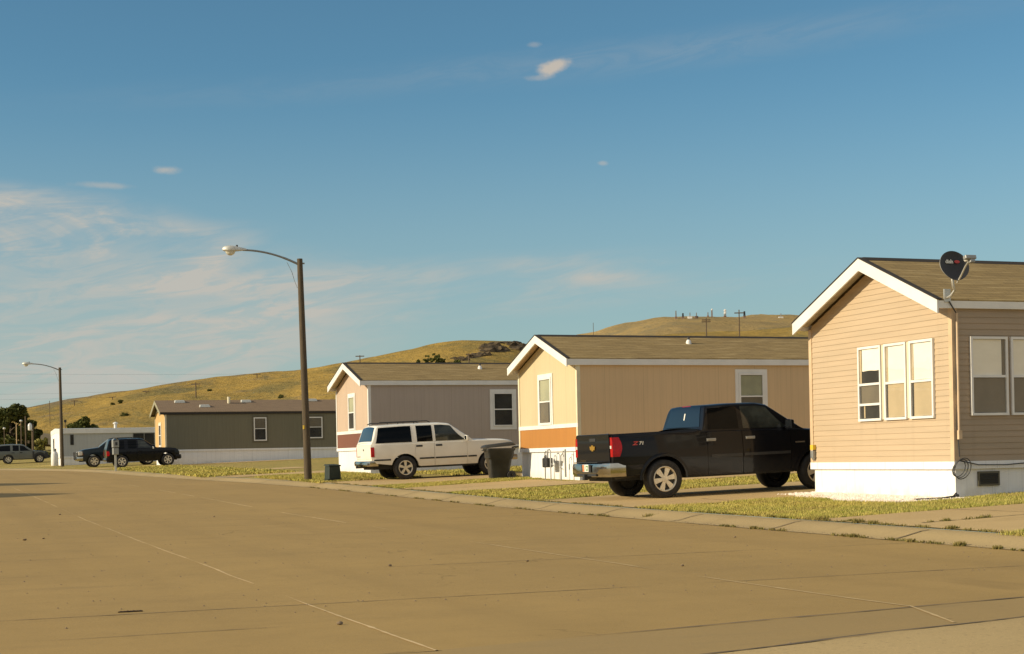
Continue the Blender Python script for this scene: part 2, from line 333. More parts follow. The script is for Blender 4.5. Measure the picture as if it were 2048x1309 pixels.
# dry-grass hills
def hillmat(name, g1, g2, sage, grey):
    m, nt, b = nodes(name); v = coords(nt)
    base = mix(nt, rng(nt, nz(nt, v, .02, 6, .6), .35, .65), g1, g2)
    base = mix(nt, mth(nt, 'MULTIPLY', rng(nt, nz(nt, v, .035, 7, .65, .6), .5, .66), .8), base, sage)
    base = mix(nt, mth(nt, 'MULTIPLY', rng(nt, nz(nt, coords(nt, scale=(1, 1, 4)), .06, 6, .6), .56, .7), .6), base, grey)
    base = mix(nt, mth(nt, 'MULTIPLY', rng(nt, nz(nt, v, .4, 5, .7), .5, .72), .45), base, tuple(x * .4 for x in sage))
    A1 = nt.nodes.new('ShaderNodeAttribute'); A1.attribute_name = 'slope'; A2 = nt.nodes.new('ShaderNodeAttribute'); A2.attribute_name = 'across'
    cb = nt.nodes.new('ShaderNodeCombineXYZ'); nt.links.new(mth(nt, 'MULTIPLY', A2.outputs['Fac'], 30.0), cb.inputs[0]); nt.links.new(mth(nt, 'ADD', mth(nt, 'MULTIPLY', A1.outputs['Fac'], 9.0), mth(nt, 'MULTIPLY', A2.outputs['Fac'], 6.0)), cb.inputs[1])
    band = nz(nt, cb.outputs[0], 1.0, 6, .62, .5)
    base = mix(nt, mth(nt, 'MULTIPLY', rng(nt, band, .48, .64), .75), base, sage)
    base = mix(nt, mth(nt, 'MULTIPLY', rng(nt, band, .44, .34), .55), base, tuple(min(1, x * 1.25) for x in g1))
    gz_ = mth(nt, 'ADD', A1.outputs['Fac'], mth(nt, 'MULTIPLY', mth(nt, 'SUBTRACT', band, .5), .6))
    base = mix(nt, mth(nt, 'MULTIPLY', mth(nt, 'MULTIPLY', rng(nt, gz_, .66, .84), rng(nt, A2.outputs['Fac'], -.07, -.13)), .8), base, grey)
    vo = nt.nodes.new('ShaderNodeTexVoronoi'); nt.links.new(v, vo.inputs['Vector']); vo.inputs['Scale'].default_value = .13
    base = mix(nt, mth(nt, 'MULTIPLY', mth(nt, 'MULTIPLY', rng(nt, vo.outputs['Distance'], .16, .07), rng(nt, nz(nt, v, .03, 3), .45, .6)), .8), base, (.06, .06, .02))
    nt.links.new(base, b.inputs['Base Color']); b.inputs['Roughness'].default_value = .95; b.inputs['Specular IOR Level'].default_value = .05
    bump(nt, b, nz(nt, v, .25, 6, .7), .7, 2.0); return m
M['hill'] = hillmat('hill', (.40, .265, .07), (.33, .225, .065), (.20, .165, .065), (.21, .165, .105))
M['hill_far'] = hillmat('hill_far', (.40, .28, .115), (.34, .245, .11), (.26, .21, .11), (.25, .21, .13))
def leafmat(name, c, d):
    m, nt, b = nodes(name); g = nt.nodes.new('ShaderNodeNewGeometry')
    f = nz(nt, coords(nt), .8, 3)
    base = mix(nt, g.outputs['Random Per Island'], c, d); base = mix(nt, mth(nt, 'MULTIPLY', rng(nt, f, .4, .62), .6), base, tuple(x * .45 for x in d))
    nt.links.new(base, b.inputs['Base Color']); b.inputs['Roughness'].default_value = .7; b.inputs['Specular IOR Level'].default_value = .2
    return m
M['leaf_dark'] = leafmat('leaf_dark', (.065, .08, .02), (.12, .12, .028))
M['leaf_mid'] = leafmat('leaf_mid', (.08, .10, .02), (.15, .15, .035))
M['leaf_yellow'] = leafmat('leaf_yellow', (.20, .20, .05), (.28, .24, .06))

# ------------------------------------------------------------------ camera, sun, sky
cd = bpy.data.cameras.new('camera'); cam = bpy.data.objects.new('camera', cd); COL.objects.link(cam); SC.camera = cam
cd.sensor_width = 36; cd.lens = FPX / 2048 * 36; cd.shift_y = (915 - 654.5) / 2048; cd.clip_end = 12000; cd.clip_start = .1
cam.matrix_world = Matrix.Translation((0, 0, CZ)) @ Matrix.Rotation(-TH, 4, 'Z') @ Matrix.Rotation(math.pi / 2, 4, 'X') @ Matrix.Rotation(-RO, 4, 'Z')
SUN_A, SUN_E = math.radians(3), math.radians(22)
sdir = Vector((-math.cos(SUN_A) * math.cos(SUN_E), math.sin(SUN_A) * math.cos(SUN_E), math.sin(SUN_E)))
sl = bpy.data.lights.new('sun', 'SUN'); sl.energy = 5.0; sl.angle = math.radians(.5); sl.color = (1, .86, .62)
so = bpy.data.objects.new('sun', sl); COL.objects.link(so); so.rotation_euler = (-sdir).to_track_quat('-Z', 'Y').to_euler(); so.location = sdir * 50
SC.view_settings.view_transform = 'Standard'; SC.view_settings.look = 'None'; SC.view_settings.exposure = 0
W = bpy.data.worlds.new('World'); SC.world = W; W.use_nodes = True; wt = W.node_tree
bg = wt.nodes['Background']
sky = wt.nodes.new('ShaderNodeTexSky'); sky.sky_type = 'NISHITA'; sky.sun_disc = False
sky.sun_elevation = SUN_E; sky.sun_rotation = math.atan2(sdir.x, sdir.y)
sky.altitude = 1900; sky.air_density = 1.0; sky.dust_density = .7; sky.ozone_density = 2.2
geo = wt.nodes.new('ShaderNodeTexCoord')
mp = wt.nodes.new('ShaderNodeMapping'); mp.inputs['Rotation'].default_value = (0, 0, TH); wt.links.new(geo.outputs['Generated'], mp.inputs[0])
sx = wt.nodes.new('ShaderNodeSeparateXYZ'); wt.links.new(mp.outputs[0], sx.inputs[0])
AZ = mth(wt, 'ARCTAN2', sx.outputs[0], sx.outputs[1]); EL = mth(wt, 'ARCSINE', sx.outputs[2])
def cvec(sa, se, oa=0.0, shear=0.0):
    c = wt.nodes.new('ShaderNodeCombineXYZ')
    wt.links.new(mth(wt, 'ADD', mth(wt, 'MULTIPLY', AZ, sa), oa), c.inputs[0])
    wt.links.new(mth(wt, 'MULTIPLY', mth(wt, 'SUBTRACT', EL, mth(wt, 'MULTIPLY', AZ, shear)), se), c.inputs[1]); return c.outputs[0]
def ell(a0, e0, ra, re, tilt=0.0, inner=.0):
    da = mth(wt, 'SUBTRACT', AZ, a0); de = mth(wt, 'SUBTRACT', mth(wt, 'SUBTRACT', EL, e0), mth(wt, 'MULTIPLY', da, tilt))
    a = mth(wt, 'DIVIDE', da, ra); e = mth(wt, 'DIVIDE', de, re)
    d = mth(wt, 'SQRT', mth(wt, 'ADD', mth(wt, 'MULTIPLY', a, a), mth(wt, 'MULTIPLY', e, e)))
    return d, rng(wt, d, 1.0, inner)
def acc(*xs):
    r = xs[0]
    for x in xs[1:]: r = mth(wt, 'ADD', r, x)
    return r
wisp = nz(wt, cvec(7, 26, 3.0, .18), 1.0, 7, .58, .9)
wisp2 = nz(wt, cvec(4, 22, 9.0, .10), 1.0, 6, .55, .6)
fine = nz(wt, cvec(60, 90, 1.0), 1.0, 5, .6)
def px2sky(px, py):
    u, v = uv(px, py); return math.atan(u), math.atan(v / math.sqrt(1 + u * u))
def region(px, py, rx, ry, tilt=0.0, inner=0.0):
    a, e = px2sky(px, py); return ell(a, e, rx / FPX, ry / FPX, tilt, inner)[1]
wf = nz(wt, cvec(16, 75, 2.0, .14), 1.0, 8, .66, 1.2)
FW = rng(wt, wf, .36, .60, .42, 1.12)
def half(n, a, b, lo): return rng(wt, n, a, b, lo, 1.0)
c1 = mth(wt, 'MULTIPLY', region(20, 437, 430, 80, -.05, .2), half(wisp, .36, .60, .18))
c7 = mth(wt, 'MULTIPLY', region(180, 490, 400, 48, .09, .1), half(wisp, .40, .62, .05))
c8 = mth(wt, 'MULTIPLY', region(405, 535, 150, 50, .42, .1), half(wisp, .34, .58, .2))
c2 = mth(wt, 'MULTIPLY', region(140, 670, 800, 200, .06, .4), half(wisp2, .30, .58, .36))
c3 = mth(wt, 'MULTIPLY', region(1170, 546, 210, 34, -.10), half(wisp, .36, .6, .1))
c4 = mth(wt, 'MULTIPLY', region(900, 580, 900, 80, .05, .3), half(wisp2, .4, .62, .1))
c5 = mth(wt, 'MULTIPLY', region(1300, 110, 1500, 52, .075), half(wisp2, .35, .65, .2))
def puff(px, py, rx, ry, tilt, edge=.55):
    a, e = px2sky(px, py); d = ell(a, e, rx / FPX, ry / FPX, tilt)[0]
    dd = mth(wt, 'ADD', d, mth(wt, 'MULTIPLY', mth(wt, 'SUBTRACT', fine, .5), 1.5)); return rng(wt, dd, 1.0, 1.0 - edge)
p1 = puff(1107, 132, 46, 17, .22, .75); p2 = mth(wt, 'MULTIPLY', puff(1080, 155, 36, 8, .05, .9), .3)
p3 = mth(wt, 'MULTIPLY', puff(330, 340, 34, 11, -.05, .9), .55); p4 = mth(wt, 'MULTIPLY', puff(205, 371, 70, 9, -.02, .95), .38); p5 = mth(wt, 'MULTIPLY', puff(1205, 327, 14, 6, 0, .9), .35); p6 = mth(wt, 'MULTIPLY', puff(1068, 90, 20, 7, 0, .9), .25)
CL = acc(mth(wt, 'MULTIPLY', c1, 1.15), mth(wt, 'MULTIPLY', c7, .9), mth(wt, 'MULTIPLY', c8, .7), mth(wt, 'MULTIPLY', c2, .80), mth(wt, 'MULTIPLY', c3, .95), mth(wt, 'MULTIPLY', c4, .55), mth(wt, 'MULTIPLY', c5, .13))
CL = mth(wt, 'MINIMUM', mth(wt, 'MULTIPLY', CL, FW), .93)
PF = mth(wt, 'MINIMUM', acc(mth(wt, 'MULTIPLY', p1, .85), p2, p3, p4, p5, p6), .9)
BKFILL = mth(wt, 'MULTIPLY', rng(wt, mth(wt, 'ABSOLUTE', AZ), .6, 1.3), mth(wt, 'MULTIPLY', rng(wt, nz(wt, cvec(3, 9, 5), 1, 6), .3, .6), .8))  # bright warm cloud added behind the camera to lift the ambient light
HZ = mth(wt, 'MULTIPLY', rng(wt, EL, .25, .015), .76)
SKYK = (.68, .97, .90)
out = mix(wt, 1.0, sky.outputs[0], SKYK, 'MULTIPLY')
out = mix(wt, HZ, out, (3.1, 3.8, 3.6))
out = mix(wt, CL, out, (4.6, 4.4, 3.95))
out = mix(wt, PF, out, (5.2, 4.5, 3.7))
out = mix(wt, BKFILL, out, (6.2, 5.8, 5.3))
wt.links.new(out, bg.inputs[0]); bg.inputs[1].default_value = .115

# ------------------------------------------------------------------ ground, road, kerb, driveways
YS = [-160, -100, -60, -40, -25] + list(range(-15, 165)) + list(range(165, 262, 5)) + [300, 400, 600, 1000, 2000, 5000]
g = MB()
OFF = [.42, 1, 1.5, 2, 3, 4, 5, 6, 8, 10, 14, 20, 30, 50, 100, 250, 600, 1500, 4000]
rows = [[(nk(y) + o, y, lot(nk(y) + o, y)) for o in OFF] for y in YS]
for A, B in zip(rows, rows[1:]):
    for i in range(len(OFF) - 1): g.quad(A[i], A[i + 1], B[i + 1], B[i])
LO = [-9.0, -10, -12, -16, -25, -50, -150, -500, -1500, -4000]
rows = [[(o, y, zr(y) + .1) for o in LO] for y in YS]
for A, B in zip(rows, rows[1:]):
    for i in range(len(LO) - 1): g.quad(A[i + 1], A[i], B[i], B[i + 1])
tag(g.build('ground', M['lawn'], smooth=60), kind='structure')
g = MB()
for a, b in zip(YS, YS[1:]):
    if a < -60 or b > 163: continue
    NX = 6
    for i in range(NX):
        f0, f1 = i / NX, (i + 1) / NX
        P = lambda y, f: (-9.0 + (max(-8.9, nk(y) - .15) + 9.0) * f, y, zr(y))
        g.quad(P(a, f0), P(a, f1), P(b, f1), P(b, f0))
tag(g.build('road', M['road'], smooth=60), kind='structure')
# rolled kerb: gutter lip, sloped face, flat back
g = MB()
KPF = [(-.30, .004), (-.16, .016), (-.04, .038), (.08, .068), (.20, .094), (.32, .108), (.44, .116), (.46, .02)]
ky = [-60, -30] + [y * .5 for y in range(-20, 300)]
rows = [[(nk(y) + o + .02 * noise.noise(Vector((y * .7, o, 0))) + .012 * noise.noise(Vector((y * 5, o * 9, 4))), y, zr(y) + h + .006 * noise.noise(Vector((y * .9, 3, 0))) + .005 * noise.noise(Vector((y * 6, o * 7, 5)))) for o, h in KPF] for y in ky]
for A, B in zip(rows, rows[1:]):
    for i in range(len(KPF) - 1): g.quad(A[i], A[i + 1], B[i + 1], B[i])
tag(g.build('kerb', M['kerb'], smooth=50), kind='structure')
# joints across the kerb
g = MB()
for y in [5, 8, 11, 14.2, 17.4, 20.6, 23.8, 27, 30.2, 33.4, 36.6, 40, 43.5, 47, 50.5]:
    w = .018
    for (o, h), (o2, h2) in zip(KPF[:5], KPF[1:6]):
        g.quad((nk(y) + o, y - w, zr(y) + h + .009), (nk(y) + o2, y - w, zr(y) + h2 + .009), (nk(y) + o2, y + w, zr(y) + h2 + .009), (nk(y) + o, y + w, zr(y) + h + .009))
tag(g.build('kerb_joints', M['joint_dark']), kind='structure')
# driveways: sheets following the lots
def sheet(name, m, ya0, yb0, ya1, yb1, x1, dz=.014, x0=.43, jag=.05):
    g = MB(); NX = 26; NY = 8
    def P(u, v):
        o = x0 + (x1 - x0) * u
        ya = ya0 + (ya1 - ya0) * u; yb = yb0 + (yb1 - yb0) * u
        y = ya + (yb - ya) * v
        if v in (0.0, 1.0): y += jag * noise.noise(Vector((o * 1.3, ya * 3 + v * 9, 1)))
        x = nk(y) + o
        return (x, y, lot(x, y) + dz)
    g.grid(P, NX, NY); return tag(g.build(name, m, smooth=60), kind='structure')
sheet('driveway', M['drive'], 15.9, 20.45, 16.9, 21.4, 14)
sheet('driveway', M['drive'], 26.7, 31.4, 26.4, 33.0, 4.6)
sheet('driveway', M['drive'], 28.35, 33.0, 28.35, 33.6, 18, x0=4.6)
sheet('driveway', M['drive'], 38.1, 42.4, 39.0, 43.6, 4.9)
sheet('driveway', M['drive'], 37.6, 40.9, 37.6, 40.9, 18, x0=4.9)
sheet('driveway', M['drive'], 45.2, 50.9, 46.3, 50.6, 12)
sheet('driveway', M['drive'], 62.8, 66.0, 63.2, 66.6, 6)
sheet('driveway', M['drive'], 73.6, 76.6, 74.2, 77.6, 7)
sheet('driveway', M['drive'], 100.6, 104.0, 100.6, 103.9, 14)
sheet('footpath', M['drive'], 55.0, 56.6, 54.6, 56.2, 5)
# crossing gutter and rough asphalt at the near end of the street
l1 = lambda x: 8.85 + .18 * x
l2 = lambda x: 7.18 + .265 * x
def band(name, m, fa, fb, x0, x1, dz, k=60):
    g = MB()
    for i in range(k):
        a, b = x0 + (x1 - x0) * i / k, x0 + (x1 - x0) * (i + 1) / k
        g.quad((a, fa(a), zr(fa(a)) + dz), (b, fa(b), zr(fa(b)) + dz), (b, fb(b), zr(fb(b)) + dz), (a, fb(a), zr(fb(a)) + dz))
    return tag(g.build(name, m), kind='structure')
jn = lambda x, s, a: a * noise.noise(Vector((x * 1.7, s, 0))) + a * .5 * noise.noise(Vector((x * 6, s, 2)))
band('gutter_pan', M['pan'], lambda x: min(l2(x), l1(x) - .02) + jn(x, 1, .03), lambda x: l1(x), -4, 11.6, .004)
band('asphalt_apron', M['asphalt'], lambda x: -12.0, lambda x: min(l2(x), l1(x) - .02) + jn(x, 1, .03), -8.5, 11.6, .012)
# slab joints: jagged seams lying on the concrete
JL, JD = MB(), MB()
def seam(mb, pts, w, dz, gap=.0, seed=0, step=.12, wob=.02):
    for (xa, ya), (xb, yb) in zip(pts, pts[1:]):
        L = math.hypot(xb - xa, yb - ya); n = max(2, int(L / step)); nx, ny = -(yb - ya) / L, (xb - xa) / L
        def P(t):
            x, y = xa + (xb - xa) * t, ya + (yb - ya) * t; k = wob * noise.noise(Vector((x * .8 + seed, y * .8, seed)))
            return x + nx * k, y + ny * k
        for i in range(n):
            t0, t1 = i / n, (i + 1) / n; x, y = P(t0); x2, y2 = P(t1)
            q = noise.noise(Vector((x * .55 + seed * 7, y * .55, 1.5))) * .5 + .5
            if q < gap: continue
            tf = min(1, (q - gap) * 7) if gap else 1; k0 = tf * w * (.35 + .9 * abs(noise.noise(Vector((x * 5, y * 5, seed))))) ; k1 = tf * w * (.35 + .9 * abs(noise.noise(Vector((x2 * 5, y2 * 5, seed)))))
            mb.quad((x - nx * k0, y - ny * k0, zr(y) + dz), (x + nx * k0, y + ny * k0, zr(y) + dz), (x2 + nx * k1, y2 + ny * k1, zr(y2) + dz), (x2 - nx * k1, y2 - ny * k1, zr(y2) + dz))
seam(JL, [(7.02, 10.2), (7.12, 60)], .028, .004, .3, 1)
seam(JL, [(7.02, 10.2), (6.6, 9.05)], .020, .009, .1, 2)
seam(JL, [(2.98, 9.35), (3.0, 60)], .020, .004, .32, 3)
for k, y in enumerate([12.9, 16.6, 20.3, 24, 27.7, 31.4, 35, 39, 43, 47, 52, 57]):
    seam(JD, [(-8.5, y - .2), (11.7, y + .15)], .016, .003, .46 if k else .38, 11 + k)
seam(JD, [(-4, l1(-4)), (11.6, l1(11.6))], .030, .008, .22, 40, wob=.03)
seam(JD, [(2.5, l2(2.5)), (11.0, l2(11))], .038, .016, .2, 41, wob=.04)
seam(JD, [(nk(y) - .31, y) for y in range(12, 70, 2)], .022, .006, .34, 50, wob=.03)
seam(JD, [(-5, 9.35), (3, 9.35)], .018, .004, .45, 43)
seam(JD, [(-3, 11.2), (2.9, 11.3)], .014, .004, .5, 44)
tag(JL.build('road_joints', M['joint_light']), kind='structure'); tag(JD.build('road_cracks', M['joint_dark']), kind='structure')
DJ = MB()
def dseam(pts, w, seed, gap=.3):
    for (xa, ya), (xb, yb) in zip(pts, pts[1:]):
        n = max(4, int(math.hypot(xb - xa, yb - ya) / .12))
        for i in range(n):
            x, y = xa + (xb - xa) * i / n, ya + (yb - ya) * i / n; x2, y2 = xa + (xb - xa) * (i + 1) / n, ya + (yb - ya) * (i + 1) / n
            if noise.noise(Vector((x * .8 + seed, y * .8, seed))) * .5 + .5 < gap: continue
            k = w * (.4 + abs(noise.noise(Vector((x * 4, y * 4, seed)))))
            d = Vector((-(y2 - y), x2 - x, 0)).normalized() * k
            DJ.quad((x - d.x, y - d.y, lot(x, y) + .02), (x + d.x, y + d.y, lot(x, y) + .02), (x2 + d.x, y2 + d.y, lot(x2, y2) + .02), (x2 - d.x, y2 - d.y, lot(x2, y2) + .02))
dseam([(12.5, 18.3), (25, 19.4)], .03, 1, .35); dseam([(12.6, 29.4), (25, 30.6)], .018, 2, .4); dseam([(14.6, 26.7), (14.7, 32.8)], .018, 3, .3); dseam([(12.5, 40.3), (17, 41.4)], .02, 4, .3)
dseam([(12.5, 48), (22, 48.6)], .02, 5, .3); dseam([(15.2, 16.2), (15.0, 20.9)], .02, 6, .35); dseam([(19, 16.2), (19, 21)], .02, 7, .35)
tag(DJ.build('driveway_joints', M['joint_dark']), kind='structure')

# ------------------------------------------------------------------ grass (stuff)
def blades(mb, x0, x1, y0, y1, n, h=(.014, .058), w=.007, ok=None):
    n = int(n * 1.6)
    for _ in range(n):
        x, y = random.uniform(x0, x1), random.uniform(y0, y1)
        if ok and not ok(x, y): continue
        k = noise.noise(Vector((x * .9, y * .9, 0))) * .5 + .5
        k2 = noise.noise(Vector((x * 2.3 + 5, y * 2.3, 3))) * .5 + .5
        if random.random() > .05 + k * k2 * 2.9: continue
        z = lot(x, y); a = random.uniform(0, math.pi); hh = random.uniform(*h) * (.6 + .8 * k); lx, ly = random.uniform(-.6, .6) * hh, random.uniform(-.6, .6) * hh
        o = len(mb.v); mb.v += [(x - w * math.cos(a), y - w * math.sin(a), z - .005), (x + w * math.cos(a), y + w * math.sin(a), z - .005), (x + lx, y + ly, z + hh)]
        mb.f.append((o, o + 1, o + 2)); mb.m.append(0)
gr = MB()
blades(gr, 12.45, 17.1, 20.5, 26.75, 52000, ok=lambda x, y: y > 20.5 + (x - 12.4) * .07 and not (x > 15.62 + max(0, y - 24.6) * .16 + .1 * math.sin(y * 3) and y > 22.95))
blades(gr, 17.1, 20.5, 21.2, 23.4, 16000)
blades(gr, 12.3, 14.6, 14.2, 16.1, 11000, ok=lambda x, y: y < 16.0 + (x - 12.4) * .06)
blades(gr, 12.45, 17.4, 32.3, 38.3, 36000, w=.013, ok=lambda x, y: 31.6 + (x - 12.4) * .3 < y < 38.1 + (x - 12.4) * .2)
blades(gr, 17.4, 26, 33.5, 37.6, 16000, w=.013)
blades(gr, 12.45, 17.4, 42.4, 46.2, 22000, w=.015, ok=lambda x, y: 42.4 + (x - 12.4) * .27 < y < 45.2 + (x - 12.4) * .22)
blades(gr, 12.2, 15.8, 50.9, 62, 22000, h=(.04, .09), w=.02)
blades(gr, 10.9, 15, 66, 100, 14000, h=(.05, .12), w=.04)
blades(gr, 17.0, 26, 51, 57.4, 9000, h=(.04, .09), w=.02)
tag(gr.build('lawn_grass', M['blade'], recalc=False), 'short dry yellow green grass on the lawns between the driveways', None, kind='stuff')
# weeds along kerb edges and driveway cracks
wd = MB()
def tuft(x, y, z, r, n):
    for _ in range(n):
        a = random.uniform(0, 6.283); d = r * math.sqrt(random.random()); px_, py_ = x + d * math.cos(a), y + d * math.sin(a); hh = random.uniform(.3, 1) * r * .9; w = .009; b = random.uniform(0, 3.14)
        o = len(wd.v); wd.v += [(px_ - w * math.cos(b), py_ - w * math.sin(b), z), (px_ + w * math.cos(b), py_ + w * math.sin(b), z), (px_ + random.uniform(-.5, .5) * hh, py_ + random.uniform(-.5, .5) * hh, z + hh)]
        wd.f.append((o, o + 1, o + 2)); wd.m.append(0)
for _ in range(330):
    y = random.uniform(14, 50); q = noise.noise(Vector((y * .8, 7, 0)))
    if q < .02: continue
    tuft(nk(y) - random.uniform(.27, .33), y, zr(y) + .004, random.uniform(.02, .06), 22)
for _ in range(340):
    y = random.uniform(14, 50)
    tuft(nk(y) + .46, y, lot(nk(y) + .46, y), random.uniform(.025, .07), 18)
for _ in range(80):
    x = random.uniform(13, 20); y = 18.3 + (x - 12.5) * .088
    if noise.noise(Vector((x, 3, 0))) > -.05: tuft(x, y + random.uniform(-.03, .03), lot(x, y) + .01, random.uniform(.03, .08), 20)
for (x, y, r) in [(12.46, 18.9, .08), (12.55, 19.6, .06), (12.5, 20.3, .09), (11.68, 16.9, .06), (11.69, 15.9, .08), (11.7, 15.2, .06), (11.7, 18.2, .07), (11.68, 20.9, .06), (12.47, 17.1, .07), (12.47, 19.3, .09), (17.1, 46.3, .22), (17.3, 46.2, .25), (17.2, 45.9, .14), (12.0, 25.2, .12)]: tuft(x, y, lot(x, y) if x > 12.2 else zr(y), r, 160)
tag(wd.build('weeds', M['weed'], recalc=False), 'dark green weeds growing in the kerb seams and driveway cracks', None, kind='stuff')
# white gravel at the foot of the tan home
gv = MB()
gb = MB(); gb.grid(lambda u, v: (lambda x, y: (x, y, lot(x, y) + .012))(15.7 + max(0, 23 + 5.2 * v - 24.6) * .16 + .08 * math.sin((23 + 5.2 * v) * 3) + (17.2 - 15.7 - max(0, 23 + 5.2 * v - 24.6) * .16) * u, 23.0 + 5.2 * v), 6, 24)
tag(gb.build('gravel_bed', M['gravel']), kind='structure')
for _ in range(7000):
    y = random.uniform(22.95, 28.2); x = random.uniform(15.5, 17.15)
    if x < 15.66 + max(0, y - 24.6) * .16 + .1 * math.sin(y * 3) + .15 * noise.noise(Vector((y * 2, x, 0))): continue
    r = random.uniform(.012, .034); z = lot(x, y); k = [random.uniform(.6, 1.2) for _ in range(6)]
    o = [(x + r * k[0], y, z), (x, y + r * k[1], z), (x - r * k[2], y, z), (x, y - r * k[3], z), (x, y, z + r * k[4] * 1.1)]
    gv.add(o, [(0, 1, 4), (1, 2, 4), (2, 3, 4), (3, 0, 4)])
tag(gv.build('white_gravel', M['gravel'], recalc=False), 'white landscaping gravel along the foot of the tan mobile home', None, kind='stuff')
# pebbles and debris on the road
PB = [(50, 1081, .05, 'tan pebble on the left part of the road, bigger of two'), (87, 1078, .035, 'small pebble on the left road, right of the bigger one'), (120, 1030, .04, 'brown pebble on the far left road near the lawn shadows'),
      (780, 1132, .035, 'lone dark pebble mid road beyond the left joint'), (428, 1034, .035, 'dark pebble far up the middle of the road'), (1055, 1123, .03, 'dark pebble beside the right hand road joint'), (1365, 1132, .03, 'pale pebble between the right joint and the kerb'), (680, 1249, .04, 'dark bark scrap on the left joint at the front'),
      (1580, 1350 - 60, .03, 'pale pebble on the gutter at the front right'), (1470, 1075, .03, 'dark pebble near the kerb before the tan home')]
for i, (px, py, r, lb) in enumerate(PB):
    r *= .6; u, v = uv(px, py); D = 6.0
    for _ in range(6000):
        p = at(px, py, D)
        if p.z < zr(p.y) + .006: break
        D += .02
    s = MB(); s.blob((0, 0, r * .45), r, i, 1, .4, (1.1, .8, .6)); o = s.build('pebble', M['stone'], loc=(p.x, p.y, zr(p.y) + .002), smooth=50)
    tag(o, lb, 'pebble', 'pebbles scattered on the road')
p = (1.55, 13.05); s = MB()
for k in range(7): s.blob((-.075 + .025 * k, .008 * math.sin(k * 2), .008), .022, k, 1, .5, (1.2, .6, .35))
tag(s.build('bark_strip', M['tar'], loc=(p[0], p[1], .003)), 'dark flat strip of bark lying on the left front road', 'debris')

gg = MB()
for _ in range(2600):
    y = 12 + 44 * random.random() ** 1.4; x = nk(y) - abs(random.gauss(0, .16)) - .02 if random.random() < .7 else random.uniform(-3, 11.6)
    r = random.uniform(.004, .013); z = zr(y) + (.012 if x > nk(y) - .3 else .001)
    gg.add([(x + r, y, z), (x, y + r * random.uniform(.6, 1.3), z), (x - r, y, z), (x, y - r, z), (x, y, z + r * .9)], [(0, 1, 4), (1, 2, 4), (2, 3, 4), (3, 0, 4)])
tag(gg.build('road_grit', M['stone'], recalc=False), 'fine brown grit scattered on the road and along the gutter', None, kind='stuff')
# ------------------------------------------------------------------ hills
def hill(name, m, prof, Dn, Dr, Df, zb, amp, nu, nv, seed, u0=-.8, u1=.8):
    P = []
    for px, py in prof: P.append(uv(px, py))
    vf = soft(P, .006)
    def h(u, D, nz_=True):
        t = (D - Dn) / (Dr - Dn); top = CZ + vf(u) * Dr
        f = math.sin(min(1, max(0, t)) * math.pi / 2) ** 1.25 if t < 1 else 1 - .8 * (t - 1)
        z = zb + (top - zb) * f
        if nz_:
            k = max(0, min(1, t * 3)) * max(0, 1 - max(0, t - .8) * 2.5); p = Vector((u * D * .012, D * .012, seed))
            z += amp * k * (noise.fractal(p, .9, 2.0, 5) + .6 * abs(noise.noise(p * .5)))
        return z
    g = MB()
    tab = []                                            # rescale so that the highest line of sight meets the ridge line
    for k in range(161):
        u = -.8 + .01 * k; want = vf(u); best = max((h(u, Dn + (Dr - Dn) * j / 60, False) - CZ) / (Dn + (Dr - Dn) * j / 60) for j in range(12, 66)); tab.append((u, want / best if best > 0 else 1))
    kf = lin(tab); h0 = h
    def h(u, D, nz_=True):
        a, b_ = h0(u, D, False), h0(u, D, nz_); return zb + (a - zb) * kf(u) + (b_ - a)
    us = [u0 + (u1 - u0) * i / nu for i in range(nu + 1)]; Ds = [Dn + (Df - Dn) * (j / nv) for j in range(nv + 1)]
    V = []
    for D in Ds:
        for u in us: V.append((u * D * CT + D * ST, D * CT - u * D * ST, h(u, D)))
    g.add(V, [(j * (nu + 1) + i, j * (nu + 1) + i + 1, (j + 1) * (nu + 1) + i + 1, (j + 1) * (nu + 1) + i) for j in range(nv) for i in range(nu)])
    ho = g.build(name, m, smooth=180, recalc=False); tag(ho, kind='structure')
    at_ = ho.data.attributes.new('slope', 'FLOAT', 'POINT'); at_.data.foreach_set('value', [(D - Dn) / (Dr - Dn) for D in Ds for u in us])
    at2 = ho.data.attributes.new('across', 'FLOAT', 'POINT'); at2.data.foreach_set('value', [u for D in Ds for u in us])
    def on(px, py, lo=None):
        u, v = uv(px, py); D = lo or Dn
        while D < Df:
            if CZ + v * D < h(u, D): break
            D += 1.5
        return Vector((u * D * CT + D * ST, D * CT - u * D * ST, h(u, D))), D
    return on
on1 = hill('hill', M['hill'], [(-1500, 850), (-300, 842), (0, 835), (60, 826), (180, 806), (290, 786), (390, 771), (480, 760), (600, 741), (700, 722), (760, 711), (800, 702), (850, 693), (900, 686), (960, 681), (1000, 683), (1040, 688), (1075, 702), (1120, 712), (1180, 700), (1240, 681), (1300, 671), (1360, 667), (1420, 665), (1480, 664), (1560, 656), (1640, 643), (1750, 636), (2048, 640), (3500, 700)], 215, 520, 760, 1.5, 2.2, 420, 110, 3)
on2 = hill('hill', M['hill_far'], [(-1500, 880), (800, 800), (1080, 705), (1150, 684), (1190, 671), (1230, 657), (1290, 645), (1350, 637), (1420, 634), (1500, 635), (1590, 637), (1700, 645), (2048, 690), (3500, 830)], 700, 1500, 2000, 5, 5, 260, 60, 9)
